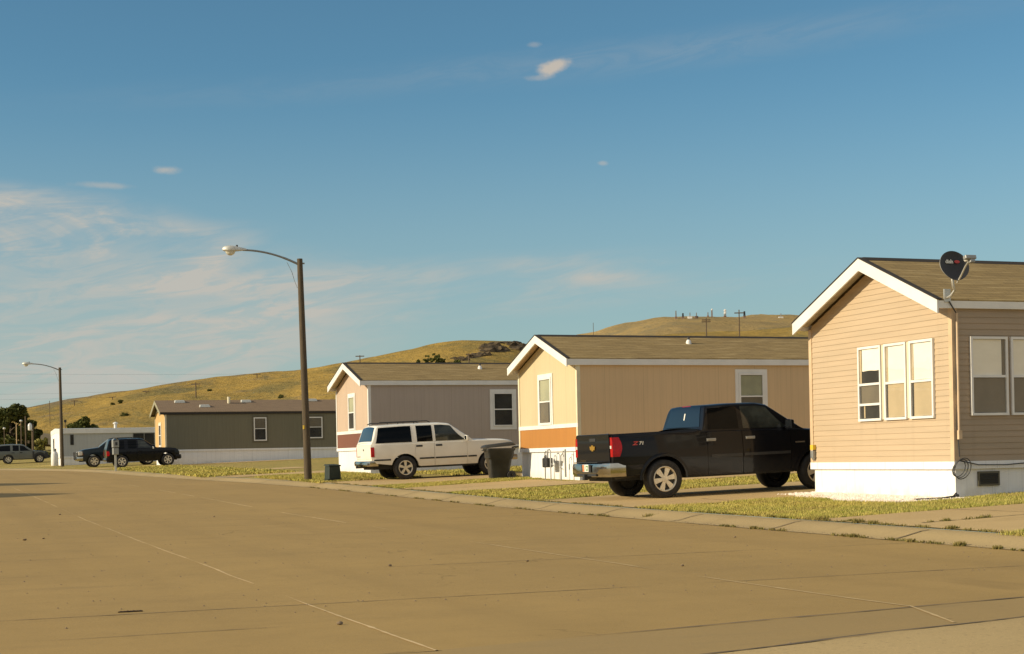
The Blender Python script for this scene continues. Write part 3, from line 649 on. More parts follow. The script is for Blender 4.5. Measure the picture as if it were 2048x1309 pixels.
# rocks on the hill
def rocks(name, label, spots, sub=2):
    c, D = on1(spots[0][0], spots[0][1]); s = MB()
    pts = []
    for px, py, r in spots:
        p, D = on1(px, py); pts.append((p, r * .72))
    for i, (p, r) in enumerate(pts):
        for j in range(8):
            q = p + Vector((random.uniform(-1, 1) * r * 1.5, random.uniform(-1, 1) * r, random.uniform(-.5, .2) * r)) - c
            s.blob(q, r * random.uniform(.35, .8), i * 7 + j, sub, .75, (1.2, .9, .7))
        s.blob(p - c - Vector((0, 0, r * .4)), r * 1.3, i * 5 + 2, sub, .4, (1.6, 1.2, .7))
        if i:
            p0, r0 = pts[i - 1]; n = int((p - p0).length / (min(r, r0) * .55)) + 1
            for j in range(1, n): s.blob(p0.lerp(p, j / n) - c - Vector((0, 0, r * .45)), min(r, r0) * .75, j + i, 1, .3, (1.2, 1.2, .7))
    o = s.build(name, M['rock'], loc=c, smooth=25); return tag(o, label, 'rocks', 'rock outcrops on the grassy hill')
rocks('rock_outcrop', 'large dark rock outcrop in the middle of the knoll', [(985, 697, 2.6), (980, 704, 2.2), (993, 703, 2.2), (974, 694, 1.4)])
rocks('rock_outcrop', 'brown crag running down the knoll behind the yellow gable', [(1030, 693, 2.2), (1038, 700, 2.4), (1043, 694, 1.8), (1022, 690, 1.4), (1034, 686, 1.0)])
rocks('rock_outcrop', 'low rock band left of and below the dark outcrop', [(950, 714, 1.5), (962, 712, 1.7), (940, 717, 1.1), (970, 711, 1.3)])
rocks('rock_outcrop', 'small broken rocks at the left end of the rock band', [(922, 719, 1.1), (908, 718, .9), (930, 722, .8)])
rocks('rock_outcrop', 'thin dark ledge along the top of the knoll', [(1010, 686, .9), (1000, 687, .8), (1017, 686, .8), (984, 687, .7)])

# ------------------------------------------------------------------ trees and bushes
def tree(name, label, cat, base, h, r, leaf, leafm, nl, seed, trunk=.3, flat=1.0, group=None, low=.25):
    random.seed(seed); t = thing(name, label, cat, base, 0, group)
    s = MB(); s.tube([(0, 0, -.3), (.05 * h * .2, 0, h * .25), (0, .03 * h, h * .55), (0, 0, h * .8)], [trunk, trunk * .8, trunk * .5, trunk * .15], 8)
    for k in range(7):
        a = k * 2.4; z = h * (.2 + .07 * k); s.tube([(0, 0, z), (math.cos(a) * r * .45, math.sin(a) * r * .45, z + h * .14), (math.cos(a) * r * .8, math.sin(a) * r * .8, z + h * .2)], [trunk * .4, trunk * .25, trunk * .06], 5)
    s.build('trunk', M['bark'], t, smooth=60)
    s = MB(); cl = []
    for k in range(26):
        a = random.uniform(0, 6.283); zz = random.uniform(low, 1.0); rr = r * math.sqrt(max(.05, 1 - ((zz - .5) / .58) ** 2)) * math.sqrt(random.random())
        cl.append((math.cos(a) * rr, math.sin(a) * rr * flat, h * zz * .93, r * random.uniform(.22, .42)))
    for _ in range(nl):
        c = random.choice(cl); d = Vector((random.gauss(0, 1), random.gauss(0, 1), random.gauss(0, 1))).normalized() * c[3] * random.random() ** .4
        p = Vector(c[:3]) + Vector((d.x, d.y, d.z * .8))
        if p.z < .1: continue
        a = Vector((random.gauss(0, 1), random.gauss(0, 1), random.gauss(0, .8))).normalized() * leaf * random.uniform(.6, 1.3); b = a.cross(Vector((random.gauss(0, 1), random.gauss(0, 1), random.gauss(0, 1)))).normalized() * leaf * .7
        s.quad(p - a, p + b, p + a, p - b)
    s.build('crown', leafm, t, recalc=False); random.seed(seed + 100); return t
def gz(p): return zr(p.y) + .3
def spot(px, py, D):
    p = at(px, py, D); return p
p = spot(22, 870, 192); tree('leafy_tree', 'big dark round leafy tree at the far left edge', 'tree', (p.x, p.y, 2.0), 6.6, 2.7, .26, M['leaf_dark'], 11000, 3, low=.2)
p = spot(58, 870, 196); tree('leafy_tree', 'smaller dark tree right of the big round one', 'tree', (p.x, p.y, 2.2), 4.9, 1.5, .22, M['leaf_dark'], 6000, 5, low=.2)
p = spot(-25, 870, 205); tree('leafy_tree', 'dark tree cut by the left photo edge behind the silver car', 'tree', (p.x, p.y, 2.4), 5.8, 2.4, .26, M['leaf_dark'], 8000, 4, low=.2)
p = spot(152, 850, 168); tree('green_shrub', 'pale green bush left above the flat roof of the white home', 'bush', (p.x, p.y, 1.7), 4.2, 1.3, .17, M['leaf_mid'], 4400, 6, .15, group='bushes behind the white mobile home')
p = spot(170, 850, 170); tree('green_shrub', 'tallest bush in the middle above the white home roof', 'bush', (p.x, p.y, 1.7), 4.9, 1.5, .17, M['leaf_mid'], 5200, 8, .15, group='bushes behind the white mobile home')
p = spot(190, 850, 172); tree('green_shrub', 'low dark bush right above the white home roof', 'bush', (p.x, p.y, 1.7), 3.6, 1.2, .17, M['leaf_dark'], 3600, 9, .15, group='bushes behind the white mobile home')
p = spot(84, 885, 165); tree('yellow_shrub', 'yellow green shrub beside the end of the white home', 'bush', (p.x, p.y, 1.6), 2.7, .9, .14, M['leaf_yellow'], 1500, 10, .1)
for i, (px, py, h, r, lb) in enumerate([(856, 731, 2.6, .9, 'left of two small conifers on the hill'), (873, 731, 2.9, 1.1, 'right and wider of two small conifers on the hill'), (881, 732, 2.0, 1.0, 'dark shrub touching the right conifer on the hill'), (915, 731, 1.5, .8, 'yellow green shrub below the low rock band'), (838, 731, 1.6, .5, 'small faint shrub left of the two conifers')]):
    q, D = on1(px, py); tree('hill_shrub', lb, 'bush', (q.x, q.y, q.z - .4), h, r, .2, M['leaf_dark' if i == 2 else 'leaf_mid'], 900, 20 + i, .15, group='shrubs on the hill side', low=.05)
for i, (px, py, h, r, lb) in enumerate([(226, 811, .9, .6, 'left of two round bushes on the hill'), (241, 808, 1.2, .7, 'right of two round bushes on the hill'), (248, 834, .9, .9, 'brownish scrub on the hill above the white roof'), (420, 783, .7, .6, 'tiny bush high on the left slope'), (562, 798, 1.0, .6, 'tiny bush just above the olive home ridge'), (1524, 659, 1.4, 1.8, 'dark scrub on the golden ridge beside the tan gable')]):
    q, D = on1(px, py); tree('hill_shrub', lb, 'bush', (q.x, q.y, q.z - .3), h, r, .14, M['leaf_dark' if i != 2 else 'leaf_mid'], 700, 40 + i, .12, group='shrubs on the hill side', low=.05)
random.seed(11)

# ------------------------------------------------------------------ mobile homes
def window(parent, face, a0, a1, z0, z1, rails=(), trim=.0, frame=.05, blinds=(), dark='dark_in', fm='white_trim', d0=.0, tm='white_trim', vsplit=()):
    # face 'g': on the street gable (plane x=0, looks to -x); 's': on the long side (plane y=0, looks to -y)
    def P(a, z, d): return (-d - d0, a, z) if face == 'g' else (a, -d - d0, z)
    def slab(mb, A0, A1, Z0, Z1, da, db):
        lo, hi = P(A0, Z0, da), P(A1, Z1, db); mb.box(tuple(min(p, q) for p, q in zip(lo, hi)), tuple(max(p, q) for p, q in zip(lo, hi)))
    f = MB()
    slab(f, a0, a1, z1 - frame, z1, .0, .045); slab(f, a0, a1, z0, z0 + frame, .0, .05)
    slab(f, a0, a0 + frame, z0 + frame, z1 - frame, .0, .045); slab(f, a1 - frame, a1, z0 + frame, z1 - frame, .0, .045)
    for r in rails: slab(f, a0 + frame, a1 - frame, r - .022, r + .022, .0, .038)
    for v in vsplit: slab(f, v - .02, v + .02, z0 + frame, z1 - frame, .0, .036)
    w = f.build('window', M[fm], parent)
    b = MB(); slab(b, a0 + frame, a1 - frame, z0 + frame, z1 - frame, .002, .006); b.build('window_recess', M[dark], w)
    for (A0, A1, Z0, Z1, bm) in blinds:
        b = MB()
        def G(u, v):
            a = A0 + (A1 - A0) * u; z = Z0 + (Z1 - Z0) * v
            return P(a, z + .012 * noise.noise(Vector((a * 4, z * 2, A0))) * (1 - v), .012 + .006 * noise.noise(Vector((a * 5, z * 2.5, A0))))
        b.grid(G, 10, 8); b.build('blind', M[bm], w, smooth=60)
    b = MB(); lo = P(a0 + frame, z0 + frame, .024); hi = P(a1 - frame, z1 - frame, .024)
    if face == 'g': b.quad((lo[0], lo[1], lo[2]), (lo[0], lo[1], hi[2]), (lo[0], hi[1], hi[2]), (lo[0], hi[1], lo[2]))
    else: b.quad((lo[0], lo[1], lo[2]), (hi[0], lo[1], lo[2]), (hi[0], lo[1], hi[2]), (lo[0], lo[1], hi[2]))
    b.build('pane', M['glass'], w)
    if trim:
        t = MB(); e = .003
        slab(t, a0 - trim, a1 + trim, z1 + e, z1 + trim, 0, .028); slab(t, a0 - trim, a1 + trim, z0 - trim, z0 - e, 0, .028)
        slab(t, a0 - trim, a0 - e, z0 - e, z1 + e, 0, .028); slab(t, a1 + e, a1 + trim, z0 - e, z1 + e, 0, .028)
        t.build('window_trim', M[tm], w)
    return w
def home(label, n0, s0, zb, w, L, sk, he, hr, ov, wallm, sidem, roofm, trim='white_trim', rake=.23, lap=False, eave=.06, band=.12, cornerm='white_trim', roofedge=True, facia=.15, soff='soffit', skm='skirt', faciam=None):
    # local: x away from the street, y along the street, z=0 on the lot; sk skirt height, he eave height, hr ridge height
    t = thing('mobile_home', label, 'mobile home', (n0, s0, zb))
    pitch = (hr - he) / (w / 2)
    top = lambda y: he + pitch * min(y, w - y)
    # gable wall and side walls
    g = MB()
    if lap:
        step = .107; z = sk
        while z < hr - .02:
            z2 = min(z + step, hr)
            e0 = max(0, (z - he) / pitch); e1 = max(0, (z2 - he) / pitch)
            if e1 < w / 2:
                g.quad((-.013, e0, z), (-.013, w - e0, z), (-.002, w - e1, z2), (-.002, e1, z2)); g.quad((0, e0, z), (0, w - e0, z), (-.013, w - e0, z), (-.013, e0, z))
            z = z2
        g.build('gable_wall', M[wallm], t); g = MB()
        z = sk
        while z < he:
            z2 = min(z + step, he)
            g.quad((0, -.013, z), (L, -.013, z), (L, -.002, z2), (0, -.002, z2)); g.quad((0, 0, z), (L, 0, z), (L, -.013, z), (0, -.013, z))
            z = z2
    else:
        g.add([(0, 0, sk), (0, w, sk), (0, w, he), (0, w / 2, hr), (0, 0, he)], [(0, 1, 2, 3, 4)])
    if not lap:
        g.build('gable_wall', M[wallm], t); g = MB()
    if not lap: g.quad((0, 0, sk), (L, 0, sk), (L, 0, he), (0, 0, he), 0)
    g.quad((0, w, sk), (L, w, sk), (L, w, he), (0, w, he), 0)
    g.add([(L, 0, sk), (L, w, sk), (L, w, he), (L, w / 2, hr), (L, 0, he)], [(0, 1, 2, 3, 4)])
    if lap: g.box((.01, .01, sk), (L - .01, w - .01, he))
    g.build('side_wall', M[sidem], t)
    # skirting
    g = MB(); g.box((.035, .035, -.35), (L - .03, w - .035, sk - .001)); g.build('skirting', M[skm], t)
    g = MB(); b0 = sk - band
    g.box((-.03, -.03, b0), (.034, w + .03, sk - .002)); g.box((.034, -.03, b0), (L, .034, sk - .002)); g.build('skirt_band', M[skm], t)
    # roof slabs
    th = .05; g = MB(); x0, x1 = -ov, L + ov
    for sgn in (0, 1):
        Y = (lambda y: y) if sgn == 0 else (lambda y: w - y)
        e = -eave; ze = he + pitch * e
        P = [(x0, Y(e), ze + rake * .0 + .10), (x1, Y(e), ze + .10), (x1, w / 2, hr + .10), (x0, w / 2, hr + .10)]
        Q = [(p[0], p[1], p[2] + th) for p in P]
        g.hexa(P + Q, 0)
    r = g.build('roof', [M[roofm]], t)
    # soffit boards under the gable overhang
    g = MB()
    for sgn in (0, 1):
        Y = (lambda y: y) if sgn == 0 else (lambda y: w - y)
        e = -eave; ze = he + pitch * e
        P = [(x0 + .035, Y(e), ze + .07), (-.0, Y(e), ze + .07), (-.0, w / 2, hr + .07), (x0 + .035, w / 2, hr + .07)]
        g.hexa(P + [(p[0], p[1], p[2] + .028) for p in P])
    g.build('soffit', M[soff], t)
    # rake boards
    for sgn in (0, 1):
        Y = (lambda y: y) if sgn == 0 else (lambda y: w - y)
        g = MB(); e = -eave - .02; ze = he + pitch * e; zt = th + .095; lo = zt - rake
        pts = [(x0 - .005, Y(e), ze + lo), (x0 - .005, Y(e), ze + zt), (x0 - .005, w / 2, hr + zt), (x0 - .005, w / 2, hr + lo)]
        g.prism(pts, (.035, 0, 0)); g.build('rake_board', M[trim], t)
    if roofedge:
        g = MB()
        for sgn in (0, 1):
            Y = (lambda y: y) if sgn == 0 else (lambda y: w - y)
            e = -eave - .03; ze = he + pitch * e; zt = th + .098
            P = [(x0 - .02, Y(e), ze + zt), (x0 + .10, Y(e), ze + zt), (x0 + .10, w / 2, hr + zt), (x0 - .02, w / 2, hr + zt)]
            g.hexa(P + [(p[0], p[1], p[2] + .02) for p in P])
        P0 = hr + th + .1
        g.hexa([(x0 + .10, w / 2 - .13, P0 - .13 * pitch + .004), (x1, w / 2 - .13, P0 - .13 * pitch + .004), (x1, w / 2 + .13, P0 - .13 * pitch + .004), (x0 + .10, w / 2 + .13, P0 - .13 * pitch + .004),
                (x0 + .10, w / 2 - .02, P0 + .022), (x1, w / 2 - .02, P0 + .022), (x1, w / 2 + .02, P0 + .022), (x0 + .10, w / 2 + .02, P0 + .022)])
        g.build('ridge_cap', M['roof_edge'], t)
    # eave fascia on both long sides
    ze = he - pitch * eave
    g = MB(); g.box((x0 + .032, -eave - .022, ze + .10 - facia + .04), (x1, -eave, ze + .12)); g.box((x0 + .032, -eave, ze + .10 - facia + .042), (x1, 0, ze + .10 - facia + .06))
    g.build('fascia', M[faciam or trim], t)
    g = MB(); g.box((x0 + .032, w + eave, ze + .10 - facia + .04), (x1, w + eave + .022, ze + .12)); g.build('fascia', M[faciam or trim], t)
    # corner boards
    c = .085
    g = MB(); g.box((-.024, -.024, sk), (-.0, c, he - .02)); g.box((0, -.024, sk), (c, 0, he - .02)); g.build('corner_board', M[cornerm], t)
    g = MB(); g.box((-.024, w - c, sk), (0, w + .024, he - .02)); g.build('corner_board', M[cornerm], t)
    return t
def roofz(n0, w, he, hr, y): return he + (hr - he) / (w / 2) * min(y, w - y) + .15
# --- tan lap-sided home, right
H1 = home('tan lap sided mobile home at the right with three white framed gable windows', 17.15, 23.42, .30, 4.78, 17, .67, 3.42, 4.42, .36, 'tan_siding', 'tan_siding_shade', 'roof_brown', lap=True, cornerm='tan_trim', rake=.235, band=.14)
z1 = .30; y1 = 23.42
B = 'blind'
def gw(a0, a1, rails, bl, **k): return window(H1, 'g', a0 - y1, a1 - y1, 1.76 - z1, 3.20 - z1, [r - z1 for r in rails], blinds=[(A0 - y1, A1 - y1, Z0 - z1, Z1 - z1, m) for A0, A1, Z0, Z1, m in bl], frame=.045, d0=.012, **k)
gw(25.60, 26.38, [2.47, 2.08], [(25.65, 26.26, 2.73, 3.15, B), (26.28, 26.335, 2.5, 3.15, 'screen'), (26.16, 26.30, 2.10, 2.44, 'screen_dark'), (26.18, 26.22, 1.82, 2.06, 'screen'), (25.68, 26.24, 2.10, 2.44, 'screen_dark')])
gw(24.78, 25.49, [2.46], [(24.83, 25.38, 2.48, 3.15, B), (25.385, 25.445, 2.48, 3.15, 'screen'), (24.83, 25.40, 1.81, 2.44, 'screen')])
gw(23.94, 24.67, [2.45], [(23.99, 24.56, 2.48, 3.15, B), (24.565, 24.625, 2.48, 3.15, 'screen'), (23.99, 24.57, 1.81, 2.44, 'screen')])
for a, b in ((25.49, 25.60), (24.67, 24.78)):
    g = MB(); g.box((-.035, a - y1 + .012, 1.78 - z1), (-.004, b - y1 - .012, 3.19 - z1)); g.build('mullion', M['cream_trim'], H1)
def sw(a0, a1): return window(H1, 's', a0 - 17.15, a1 - 17.15, 1.78 - z1, 3.19 - z1, [2.48 - z1], blinds=[(a0 - 17.15 + .05, a1 - 17.15 - .12, 2.50 - z1, 3.14 - z1, B), (a0 - 17.15 + .05, a1 - 17.15 - .05, 1.83 - z1, 2.45 - z1, 'screen_mid'), (a1 - 17.15 - .115, a1 - 17.15 - .05, 2.5 - z1, 3.14 - z1, 'screen_mid')], frame=.045, d0=.012)
sw(17.50, 18.30); sw(18.37, 19.17)
g = MB(); g.box((.5, .0, .22), (.96, .036, .48)); g.box((.535, -.004, .255), (.925, -.0005, .445), 1)
for k in range(6): g.hexa([(.54, -.002, .262 + k * .03), (.92, -.002, .262 + k * .03), (.92, .002, .262 + k * .03), (.54, .002, .262 + k * .03), (.54, -.012, .28 + k * .03), (.92, -.012, .28 + k * .03), (.92, -.008, .28 + k * .03), (.54, -.008, .28 + k * .03)], 2)
g.build('crawlspace_vent', [M['olive_trim'], M['dark_in'], M['dark_metal']], H1)
# --- yellow home
H2 = home('cream yellow mobile home with orange panel below its single gable window', 17.47, 41.3, .51, 4.68, 22, .95, 3.35, 4.16, .35, 'yellow_wall', 'yellow_wall_shade', 'roof_brown', cornerm='cream_trim', rake=.235, facia=.19, soff='tan_trim')
g = MB(); g.box((-.010, .086, .952), (-.001, 4.594, 1.515)); g.build('accent_panel', M['orange'], H2)
g = MB(); g.box((-.026, -.027, 1.517), (-.001, 4.707, 1.63)); g.build('belt_trim', M['white_trim'], H2)
window(H2, 'g', 1.95, 2.93, 1.63, 3.06, [2.33], trim=.10, frame=.07, blinds=[(2.03, 2.85, 2.36, 2.98, 'pane_pale'), (2.2, 2.85, 1.71, 2.31, 'screen_dark')])
window(H2, 's', 5.18, 6.03, 1.75, 3.05, [2.36], trim=.11, frame=.06, blinds=[(5.25, 5.96, 2.39, 2.98, 'pane_pale'), (5.25, 5.96, 1.82, 2.33, 'screen_dark')])
# --- pink home
H3 = home('dusty pink mobile home with maroon panel under its narrow gable window', 15.8, 57.62, .68, 4.92, 19, 1.02, 3.42, 4.2, .35, 'pink_wall', 'pink_wall_shade', 'roof_brown', cornerm='white_trim', rake=.235, facia=.19, soff='soffit')
g = MB(); g.box((-.010, .086, 1.022), (-.001, 4.834, 1.56)); g.build('accent_panel', M['maroon'], H3)
g = MB(); g.box((-.026, -.027, 1.562), (-.001, 4.947, 1.68)); g.build('belt_trim', M['white_trim'], H3)
window(H3, 'g', 2.02, 2.93, 1.70, 3.05, [2.40], trim=.10, frame=.07, blinds=[(2.1, 2.85, 2.43, 2.97, 'pane_pale'), ])
window(H3, 's', 5.0, 5.83, 1.74, 3.05, [2.40], trim=.13, frame=.05)
# --- olive home
H4 = home('olive green mobile home with orange lit gable and brown roof', 14.83, 104.3, 1.12, 4.7, 24, 1.02, 3.36, 4.2, .35, 'olive_wall_lit', 'olive_wall', 'roof_far', trim='rake_olive', cornerm='cream_trim', rake=.25, roofedge=False, facia=.16, soff='olive_trim', faciam='roof_edge')
window(H4, 'g', 1.85, 2.85, 1.25, 2.75, [2.0], trim=.12, frame=.09, fm='white_trim', tm='cream_trim')
for a0, a1, z0, z1_ in ((5.82, 6.68, 1.52, 3.08), (9.2, 10.5, 1.64, 3.08)):
    window(H4, 's', a0, a1, z0, z1_, [(z0 + z1_) / 2 + .03], trim=.11, frame=.07, blinds=[(a0 + .08, a1 - .08, (z0 + z1_) / 2 + .06, z1_ - .08, 'screen_dark')], tm='olive_trim')
g = MB()
for sgn in (0, 1):
    Y = (lambda y: y) if sgn == 0 else (lambda y: 4.7 - y)
    g.prism([(-.05, Y(.25), 3.3), (-.05, Y(.25), 3.5), (-.05, 2.35, 4.0), (-.05, 2.35, 3.8)], (.04, 0, 0))
g.build('gable_trim', M['rake_olive'], H4)
# --- white flat home far left
H5 = home('white flat roofed mobile home behind the parked dark cars', 10.1, 129.0, 1.22, 9.0, 16, .75, 2.78, 2.92, .02, 'skirt', 'white_wall_shade', 'white_wall_shade', cornerm='white_trim', rake=.36, facia=.36, roofedge=False, eave=.08)  # clean white on the lit end, shade-greyed white elsewhere
window(H5, 's', .80, 1.06, 1.66, 2.46, (), frame=.03, fm='dark_metal')
window(H5, 's', 5.65, 8.2, 1.56, 2.54, (), frame=.04, vsplit=(6.55, 7.35), fm='metal_grey')
window(H5, 'g', 5.2, 6.6, 1.2, 2.3, (), frame=.06)
# --- homes on the other side of the street: only their shadows reach the view
for lb, ys, hr_ in (('grey mobile home across the street opposite the pink home', 66.3, 4.5), ('brown mobile home across the street opposite the yellow home', 50.6, 4.35)):
    hx = home(lb, -5.6, ys, zr(ys) + .1, 4.6, 15, .8, 3.5, hr_, .3, 'pink_wall', 'pink_wall', 'roof_brown')
    window(hx, 'g', 1.8, 2.8, 1.5, 2.9, [2.2], trim=.1, frame=.06)
    hx.rotation_euler.z = math.pi; hx.location = (-6.2 if ys > 60 else -7.2, ys + 2.3 + .2, zr(ys) + .05)
# ------------------------------------------------------------------ roof fittings
def vent_pipe(label, n, s, z, h=.28, r=.06, group='roof vent pipes'):
    t = thing('vent_pipe', label, 'vent pipe', (n, s, z), 0, group)
    g = MB(); g.lathe([(r * 2.0, -.06), (r * 1.7, .05), (r * 1.15, h * .55), (r, h * .6)], 14); g.build('flashing', M['white_trim'], t, smooth=50)
    g = MB(); g.lathe([(r * .75, h * .5), (r * .75, h), (r * .5, h), (r * .5, h * .8)], 14); g.build('pipe', M['dark_metal'], t, smooth=50)
    return t
def on_roof(H, n0, s0, zb, w, he, hr, x, y): return (n0 + x, s0 + y, zb + roofz(0, w, he, hr, y))
p = on_roof(H2, 17.47, 41.3, .51, 4.68, 3.35, 4.16, 4.35, 1.55); vent_pipe('white based vent pipe on the roof of the yellow home', *p, h=.19, r=.045)
p = on_roof(H3, 15.8, 57.62, .68, 4.92, 3.42, 4.2, 5.05, 1.6); vent_pipe('white based vent pipe on the roof of the pink home', *p, h=.20, r=.048)
p = on_roof(H4, 14.83, 104.3, 1.12, 4.7, 3.36, 4.2, 4.5, 1.7); t = thing('vent_pipe', 'small plain pipe on the brown roof of the olive home', 'vent pipe', p); g = MB(); g.tube([(0, 0, -.1), (0, 0, .42)], .1, 10); g.build('pipe', M['cream_trim'], t)
p = on_roof(H5, 10.1, 129, 1.22, 4.6, 2.78, 2.92, 4.4, .8); t = thing('roof_cowl', 'small white cowl on the flat roof of the white home', 'vent', p); g = MB(); g.tube([(0, 0, -.1), (0, 0, .35)], .12, 10); g.lathe([(.2, .33), (.2, .4), (.02, .5)], 12); g.build('cowl', M['white_trim'], t, smooth=40)
for i, (x, y, lb) in enumerate([(1.25, 1.95, 'white roof vent nearest the gable of the olive home'), (2.75, 1.0, 'lowest white roof vent on the brown roof'), (5.7, 1.95, 'white roof vent near the middle of the brown ridge'), (10.3, 2.1, 'white roof vent behind the near lamp post on the brown roof')]):
    p = on_roof(H4, 14.83, 104.3, 1.12, 4.7, 3.36, 4.2, x, y); g = MB()
    g.hexa([(-.36, -.2, -.06), (.36, -.2, -.06), (.36, .2, -.02), (-.36, .2, -.02), (-.30, -.16, .11), (.30, -.16, .11), (.30, .14, .14), (-.30, .14, .14)])
    tag(g.build('roof_vent', M['lamp_grey'], loc=p, bevel=.02), lb, 'roof vent', 'white vents on the brown roof')

# ------------------------------------------------------------------ satellite dish
D0 = Vector((16.965, 23.115, 4.385))
nrm = (Vector((-.50, -.68, 0)).normalized() * .80 + Vector((CT, -ST, 0)) * .50 + Vector((0, 0, .22))).normalized()
rt = Vector((0, 0, 1)).cross(nrm).normalized(); upv = nrm.cross(rt)
dish = thing('satellite_dish', 'black satellite dish on bent mast at the roof corner of the tan home', 'satellite dish', D0)
g = MB()
def dp(r, a, off=0):
    x, y = r * .30 * math.cos(a), r * .275 * math.sin(a)
    if y < 0: x *= 1 - .12 * (y / .275) ** 2
    return rt * x + upv * y + nrm * (.06 * r * r + off)
for side, off in ((0, 0), (1, -.012)):
    ringN = 40
    for i in range(6):
        r0, r1 = i / 6, (i + 1) / 6
        for k in range(ringN):
            a, b = 2 * math.pi * k / ringN, 2 * math.pi * (k + 1) / ringN
            if i == 0: g.add([dp(0, 0, off), dp(r1, a, off), dp(r1, b, off)], [(0, 1, 2)], side)
            else: g.quad(dp(r0, a, off), dp(r1, a, off), dp(r1, b, off), dp(r0, b, off), side)
for k in range(40):
    a, b = 2 * math.pi * k / 40, 2 * math.pi * (k + 1) / 40; g.quad(dp(1, a), dp(1, b), dp(1, b, -.012), dp(1, a, -.012), 1)
M['dish_front'] = pm('dish_front', (.028, .028, .03), None, 5, .55); M['dish_back'] = pm('dish_back', (.3, .3, .29), None, 5, .5)
g.build('reflector', [M['dish_front'], M['dish_back']], dish, smooth=40)
g = MB(); b0 = -upv * .27 - nrm * .02; foot = Vector((16.99, 23.34, 3.86)) - D0
g.tube([foot, foot + Vector((.0, -.12, .03)), foot + Vector((.03, -.2, .12)), b0 - nrm * .05 + Vector((0, 0, -.08)), b0 + upv * .1 - nrm * .05], .024, 10); g.tube([b0 + upv * .12 - nrm * .05, b0 + upv * .3 - nrm * .04], .05, 8)
g.box(tuple(foot + Vector((-.06, -.02, -.07))), tuple(foot + Vector((.07, .012, .16)))); g.build('mast', M['galv'], dish, smooth=50)
lnb = nrm * .36 + upv * .0 + rt * .05
g = MB(); g.tube([-upv * .30 + nrm * .0 + rt * .03, -upv * .22 + nrm * .12 + rt * .04, -upv * .1 + nrm * .28 + rt * .05, lnb + nrm * .04 - upv * .05], .017, 8); g.build('feed_arm', M['galv'], dish, smooth=50)
g = MB(); g.tube([lnb - nrm * .05, lnb + nrm * .03], .036, 12); g.build('feed_horn', M['white_lens'], dish, smooth=50)
g = MB(); cN = lnb + nrm * .075
def bx(c, a, b, h): return [c + rt * sx_ * a + nrm * sy_ * b + upv * sz_ * h for sz_ in (-1, 1) for sx_, sy_ in ((-1, -1), (1, -1), (1, 1), (-1, 1))]
g.hexa(bx(cN, .11, .045, .035)); g.hexa(bx(cN + rt * .03 - upv * .06, .05, .035, .035)); g.build('receiver', M['metal_grey'], dish, bevel=.012)
def text_mesh(name, txt, size, m, parent, mat, ext=.002, bold=0.0):
    c = bpy.data.curves.new(name, 'FONT'); c.body = txt; c.size = size; c.extrude = ext; c.align_x = 'CENTER'; c.align_y = 'CENTER'; c.offset = bold
    o = bpy.data.objects.new(name, c); COL.objects.link(o); bpy.context.view_layer.update()
    me = bpy.data.meshes.new_from_object(o.evaluated_get(bpy.context.evaluated_depsgraph_get())); COL.objects.unlink(o); bpy.data.objects.remove(o)
    me.transform(mat); me.materials.clear(); me.materials.append(m); ob = bpy.data.objects.new(name, me); COL.objects.link(ob); ob.parent = parent; return ob
rot = Matrix((rt, upv, nrm)).transposed().to_4x4()
text_mesh('lettering', 'dish', .10, M['white_dec'], dish, Matrix.Translation(nrm * .028 + upv * .085 - rt * .075) @ rot, bold=.003)
g = MB(); ang = [k * math.pi / 6 for k in range(12)]
g.prism([nrm * .030 + upv * (.085 + .03 * math.sin(a)) + rt * (.085 + .058 * math.cos(a)) for a in ang], nrm * .004); g.build('red_mark', M['red_dec'], dish)
# cable from the dish down the corner, coil at the skirting, run along the side
g = MB()
pts = [Vector((17.02, 23.31, 3.8))] + [Vector((17.19 + .012 * math.sin(z * 7), 23.36 + .01 * math.sin(z * 5), z)) for z in [3.6, 3.2, 2.8, 2.4, 2.0, 1.6, 1.3, 1.05]]
g.tube(pts, .012, 6)
for k in range(3):
    c = Vector((17.17 + .03 * k, 23.33 - .015 * k, .84)); r = .13 + .02 * k
    g.tube([c + Vector((r * math.cos(a), -.06 * math.sin(a), r * math.sin(a) * 1.1)) for a in [i * 2 * math.pi / 20 for i in range(21)]], .008, 6)
g.tube([Vector((17.2, 23.34, .98)), (17.6, 23.345, .90), (18.2, 23.345, .89), (18.9, 23.345, .93), (20, 23.345, .92)], .011, 6)
tag(g.build('coax_cable', M['dark_metal'], smooth=60), 'dark cable looped down the corner of the tan home', 'cable')
g = MB(); g.tube([(17.2, 23.345, 3.6), (17.2, 23.345, 1.5)], .022, 8); g.box((17.165, 23.30, 1.36), (17.235, 23.355, 1.52)); tag(g.build('conduit', M['tan_trim'], smooth=50), 'thin vertical conduit on the near corner of the tan home', 'conduit')
g = MB(); g.tube([(16.3, 23.45, .31), (16.75, 23.28, .325), (17.02, 23.3, .35), (17.12, 23.36, .40), (17.1, 23.4, .34)], .02, 8); g.tube([(17.05, 23.30, .36), (17.12, 23.30, .36)], .035, 10)
tag(g.build('drain_hose', M['dark_metal'], smooth=60), 'short dark hose end in the gravel at the skirting corner', 'hose')
t = thing('utility_box', 'small grey box with yellow tag low on the left edge of the tan gable', 'utility box', (17.11, 28.08, 1.16))
g = MB(); g.box((-.05, -.05, -.10), (.02, .05, .05)); g.lathe([(.001, -.16), (.03, -.13), (.045, -.10)], 10); g.build('box', M['metal_grey'], t, bevel=.01)
g = MB(); g.box((-.045, -.055, .07), (.02, .055, .17)); M['yellow_dec'] = pm('yellow_dec', (.75, .5, .04), None, 9, .6); g.build('tag', M['yellow_dec'], t)

